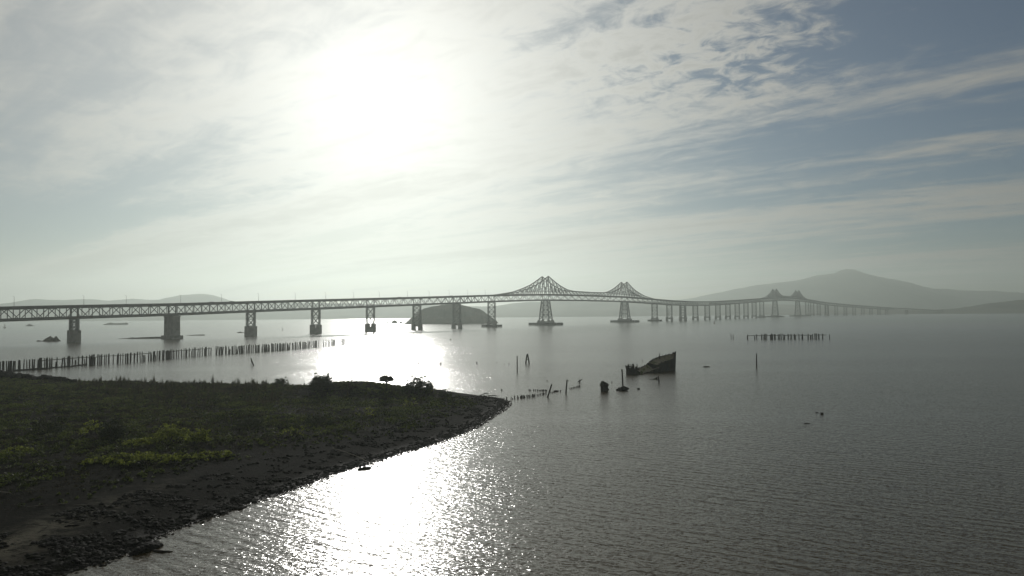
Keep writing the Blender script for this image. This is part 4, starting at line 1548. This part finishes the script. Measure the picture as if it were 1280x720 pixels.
mb = MB(); mb.beam(Vector(near_top(.42)) + Vector((0, -.12, -.35)), Vector(near_top(.93)) + Vector((0, -.12, -.3)), .14, .22); mb.build('rubbing_strake', M['timber'], wr)
for q in range(9):           # sprung planks along the broken near side
    t_ = random.uniform(.30, .62); z_ = random.uniform(.5, .95) * near_top(t_)[2]
    p_ = Vector((hull_sec(t_)[0], -hull_sec(t_)[1] - .12, z_))
    mb = MB(); mb.beam(p_ + Vector((-random.uniform(1.2, 3.0), random.uniform(-.3, .1), random.uniform(-.5, .15))), p_ + Vector((1.6, 0, .05)), .10, .26)
    mb.build('sprung_plank', M['wetwood'], wr)
for t_ in (.30, .33, .37, .42, .48):
    x_, b_, z_ = hull_sec(t_)
    mb = MB(); mb.tube([(x_, -b_ * .74, -1), (x_, -b_ + .05, 1.6), (x_ + .1, -b_ - .05, near_top(t_)[2] + random.uniform(.1, .7))], [.16, .14, .1], 6, .1)
    mb.build('rib', M['wetwood'], wr)
# broken stern block leaning at the left end
sg = G(791.5, 468.0) - stern - Vector((-.6, 2.2, 0))
inv = Matrix.Rotation(-math.atan2(dirv.y, dirv.x), 3, 'Z')
sgl = inv @ sg
ss_ = empty('stern_section', sgl, -math.atan2(dirv.y, dirv.x) + .15, wr)
mb = MB()
for q in range(9):
    x_ = -2.2 + q * .55
    h_ = [3.0, 3.6, 2.1, 2.8, 3.7, 1.9, 2.7, 1.3, .8][q]
    mb.box((x_, random.uniform(-.12, .12), (h_ - 1.5) / 2), (.5, .9, h_ + 1.5), None, random.uniform(.85, 1.0))
mb.build('stern_planking', M['wetwood'], ss_)
mb = MB(); mb.beam((-3.1, -.5, 3.05), (-.9, -.5, 2.7), .35, .4); mb.beam((-2.6, .4, 2.4), (2.4, .5, 1.6), .3, .35); mb.build('cross_timber', M['timber'], ss_)
for q in range(4):
    mb = MB(); x_ = -1.6 + q * 1.1; mb.tube([(x_, .5, -1), (x_ + .1, .9, 1.8), (x_, .8, random.uniform(2.8, 3.6))], [.2, .17, .12], 6, .1); mb.build('stern_frame', M['wetwood'], ss_)
mb = MB(); mb.tube([(2.3, -.2, .2), (3.2, .1, .7), (3.9, .4, .6)], [.5, .6, .35], 7, .2); mb.build('weed_growth', M['mossdeck'], ss_)

# ------------------------------------------------------------------ distant islets, buoys
def islet(prof_, base_y, label, thick=None, name='islet', cat='islet', m='islet', group=None):
    """rock whose silhouette is surveyed; rounded front and back"""
    x0, x1 = prof_[0][0], prof_[-1][0]
    a = G((x0 + x1) / 2, base_y)
    P = [HZ(px, py, a.y) - a for px, py in prof_]
    n = 40
    xs = np.linspace(P[0].x, P[-1].x, n)
    zs = np.interp(xs, [p.x for p in P], [max(p.z, 0) for p in P])
    wd = thick or (xs[-1] - xs[0]) * .3
    ny = 11
    v = np.zeros((ny, n, 3))
    for j in range(ny):
        t = j / (ny - 1) * 2 - 1
        for i in range(n):
            e = math.sqrt(max(0, 1 - (2 * i / (n - 1) - 1) ** 2)) * .8 + .2
            kz = (1 - abs(t) ** 1.6)
            nn = noise.fractal(Vector((xs[i] * .6, t * 3, a.x)), .9, 2.0, 4)
            v[j, i] = (xs[i], t * wd * e, zs[i] * kz * (1 + (.25 * nn if abs(t) > .05 else 0)) - 1.2 * (1 - kz) - .05)
    idx = np.arange(n * ny).reshape(ny, n)
    f = np.stack([idx[:-1, :-1], idx[:-1, 1:], idx[1:, 1:], idx[1:, :-1]], -1).reshape(-1, 4)
    o = raw_mesh(name, v.reshape(-1, 3), f, M[m])
    o.location = a
    return tag(o, label, cat, group)


islet([(45.5, 426.6), (47, 425.2), (50, 425.6), (53.5, 426), (56, 424), (59, 421.8), (62.5, 420.2), (66, 421.8), (68.5, 424), (69, 420.6), (71, 420.4), (73, 423.5), (76, 426.2)], 426.6,
      'dark rocky islet with two peaks left of the leftmost pier', 5)
islet([(30.5, 407.6), (33, 407), (35, 405.4), (36.5, 404.8), (38.5, 405.6), (41, 407), (44.5, 407.5)], 407.6, 'tiny far islet with a central hump at the far left', 9)
islet([(128, 406), (132, 404.6), (138, 403.2), (144, 404), (150, 403.8), (156, 403.4), (160, 403.4), (160.3, 405.4)], 406, 'long low far islet beneath the bridge, left of the wall pier', 12)
islet([(146, 423.8), (150, 423), (156, 422.8), (162, 422.2), (166, 421.6), (169, 422), (176, 421.5), (186, 421.2), (196, 420.8), (202, 421)], 423.3, 'long low dark reef running left from the wall pier', 3, 'reef', 'reef')
islet([(231, 419.6), (236, 418.8), (243, 418.4), (250, 418), (256, 418.2)], 419.3, 'thin low reef running right from the wall pier', 2.5, 'reef', 'reef')
islet([(295.5, 416), (298, 414.8), (301, 414.6), (303, 415.2), (306, 415.4)], 416, 'tiny low rock left of the third pier', 2, 'rock', 'rock')
islet([(482.6, 404), (483.6, 402), (485, 402.2), (486, 404)], 404, 'smallest sea stack, leftmost beside the scrub island', 3, 'sea_stack', 'sea stack', 'redrock')
islet([(488.4, 404), (490, 401.6), (492, 400.2), (494, 400), (496, 401.6), (497.6, 404)], 404, 'largest sea stack left of the scrub island', 6, 'sea_stack', 'sea stack', 'redrock')
islet([(498.8, 404), (500.4, 401.6), (502.6, 402.6), (504, 404)], 404, 'small sea stack next to the scrub island', 3, 'sea_stack', 'sea stack', 'redrock')


def buoy(px, py, hgt_m, label):
    g = G(px, py)
    b = empty('buoy', (g.x, g.y, 0))
    tag(b, label, 'buoy')
    k_ = hgt_m / 4.0
    mb = MB(); mb.tube([(0, 0, -.6 * k_), (0, 0, .1 * k_), (0, 0, .7 * k_), (0, 0, .9 * k_)], [.8 * k_, 1.0 * k_, 1.0 * k_, .5 * k_], 12); mb.build('float', M['buoy'], b)
    mb = MB()
    for q in range(4):
        a_ = q * PI / 2
        mb.beam((math.cos(a_) * .55 * k_, math.sin(a_) * .55 * k_, .85 * k_), (math.cos(a_) * .18 * k_, math.sin(a_) * .18 * k_, 3.3 * k_), .12 * k_)
    for z_ in (1.6, 2.5): mb.box((0, 0, z_ * k_), (.7 * k_, .7 * k_, .1 * k_))
    mb.build('cage', M['buoy'], b)
    mb = MB(); mb.tube([(0, 0, 3.3 * k_), (0, 0, 4.0 * k_)], .22 * k_, 8); mb.build('lantern', M['lamp'], b)


buoy(353, 412.8, 4.0, 'small navigation buoy between the third and fourth piers')
buoy(5.8, 410.2, 9.5, 'tall navigation buoy seen under the bridge at the far left')
buoy(893, 404.6, 6, 'navigation buoy before the many slim piers at right')

scene.cycles.volume_bounces = 0
scene.cycles.max_bounces = 6
scene.cycles.transparent_max_bounces = 4
scene.cycles.sample_clamp_indirect = 6.0
print('piles', npile, 'rails', nrail)
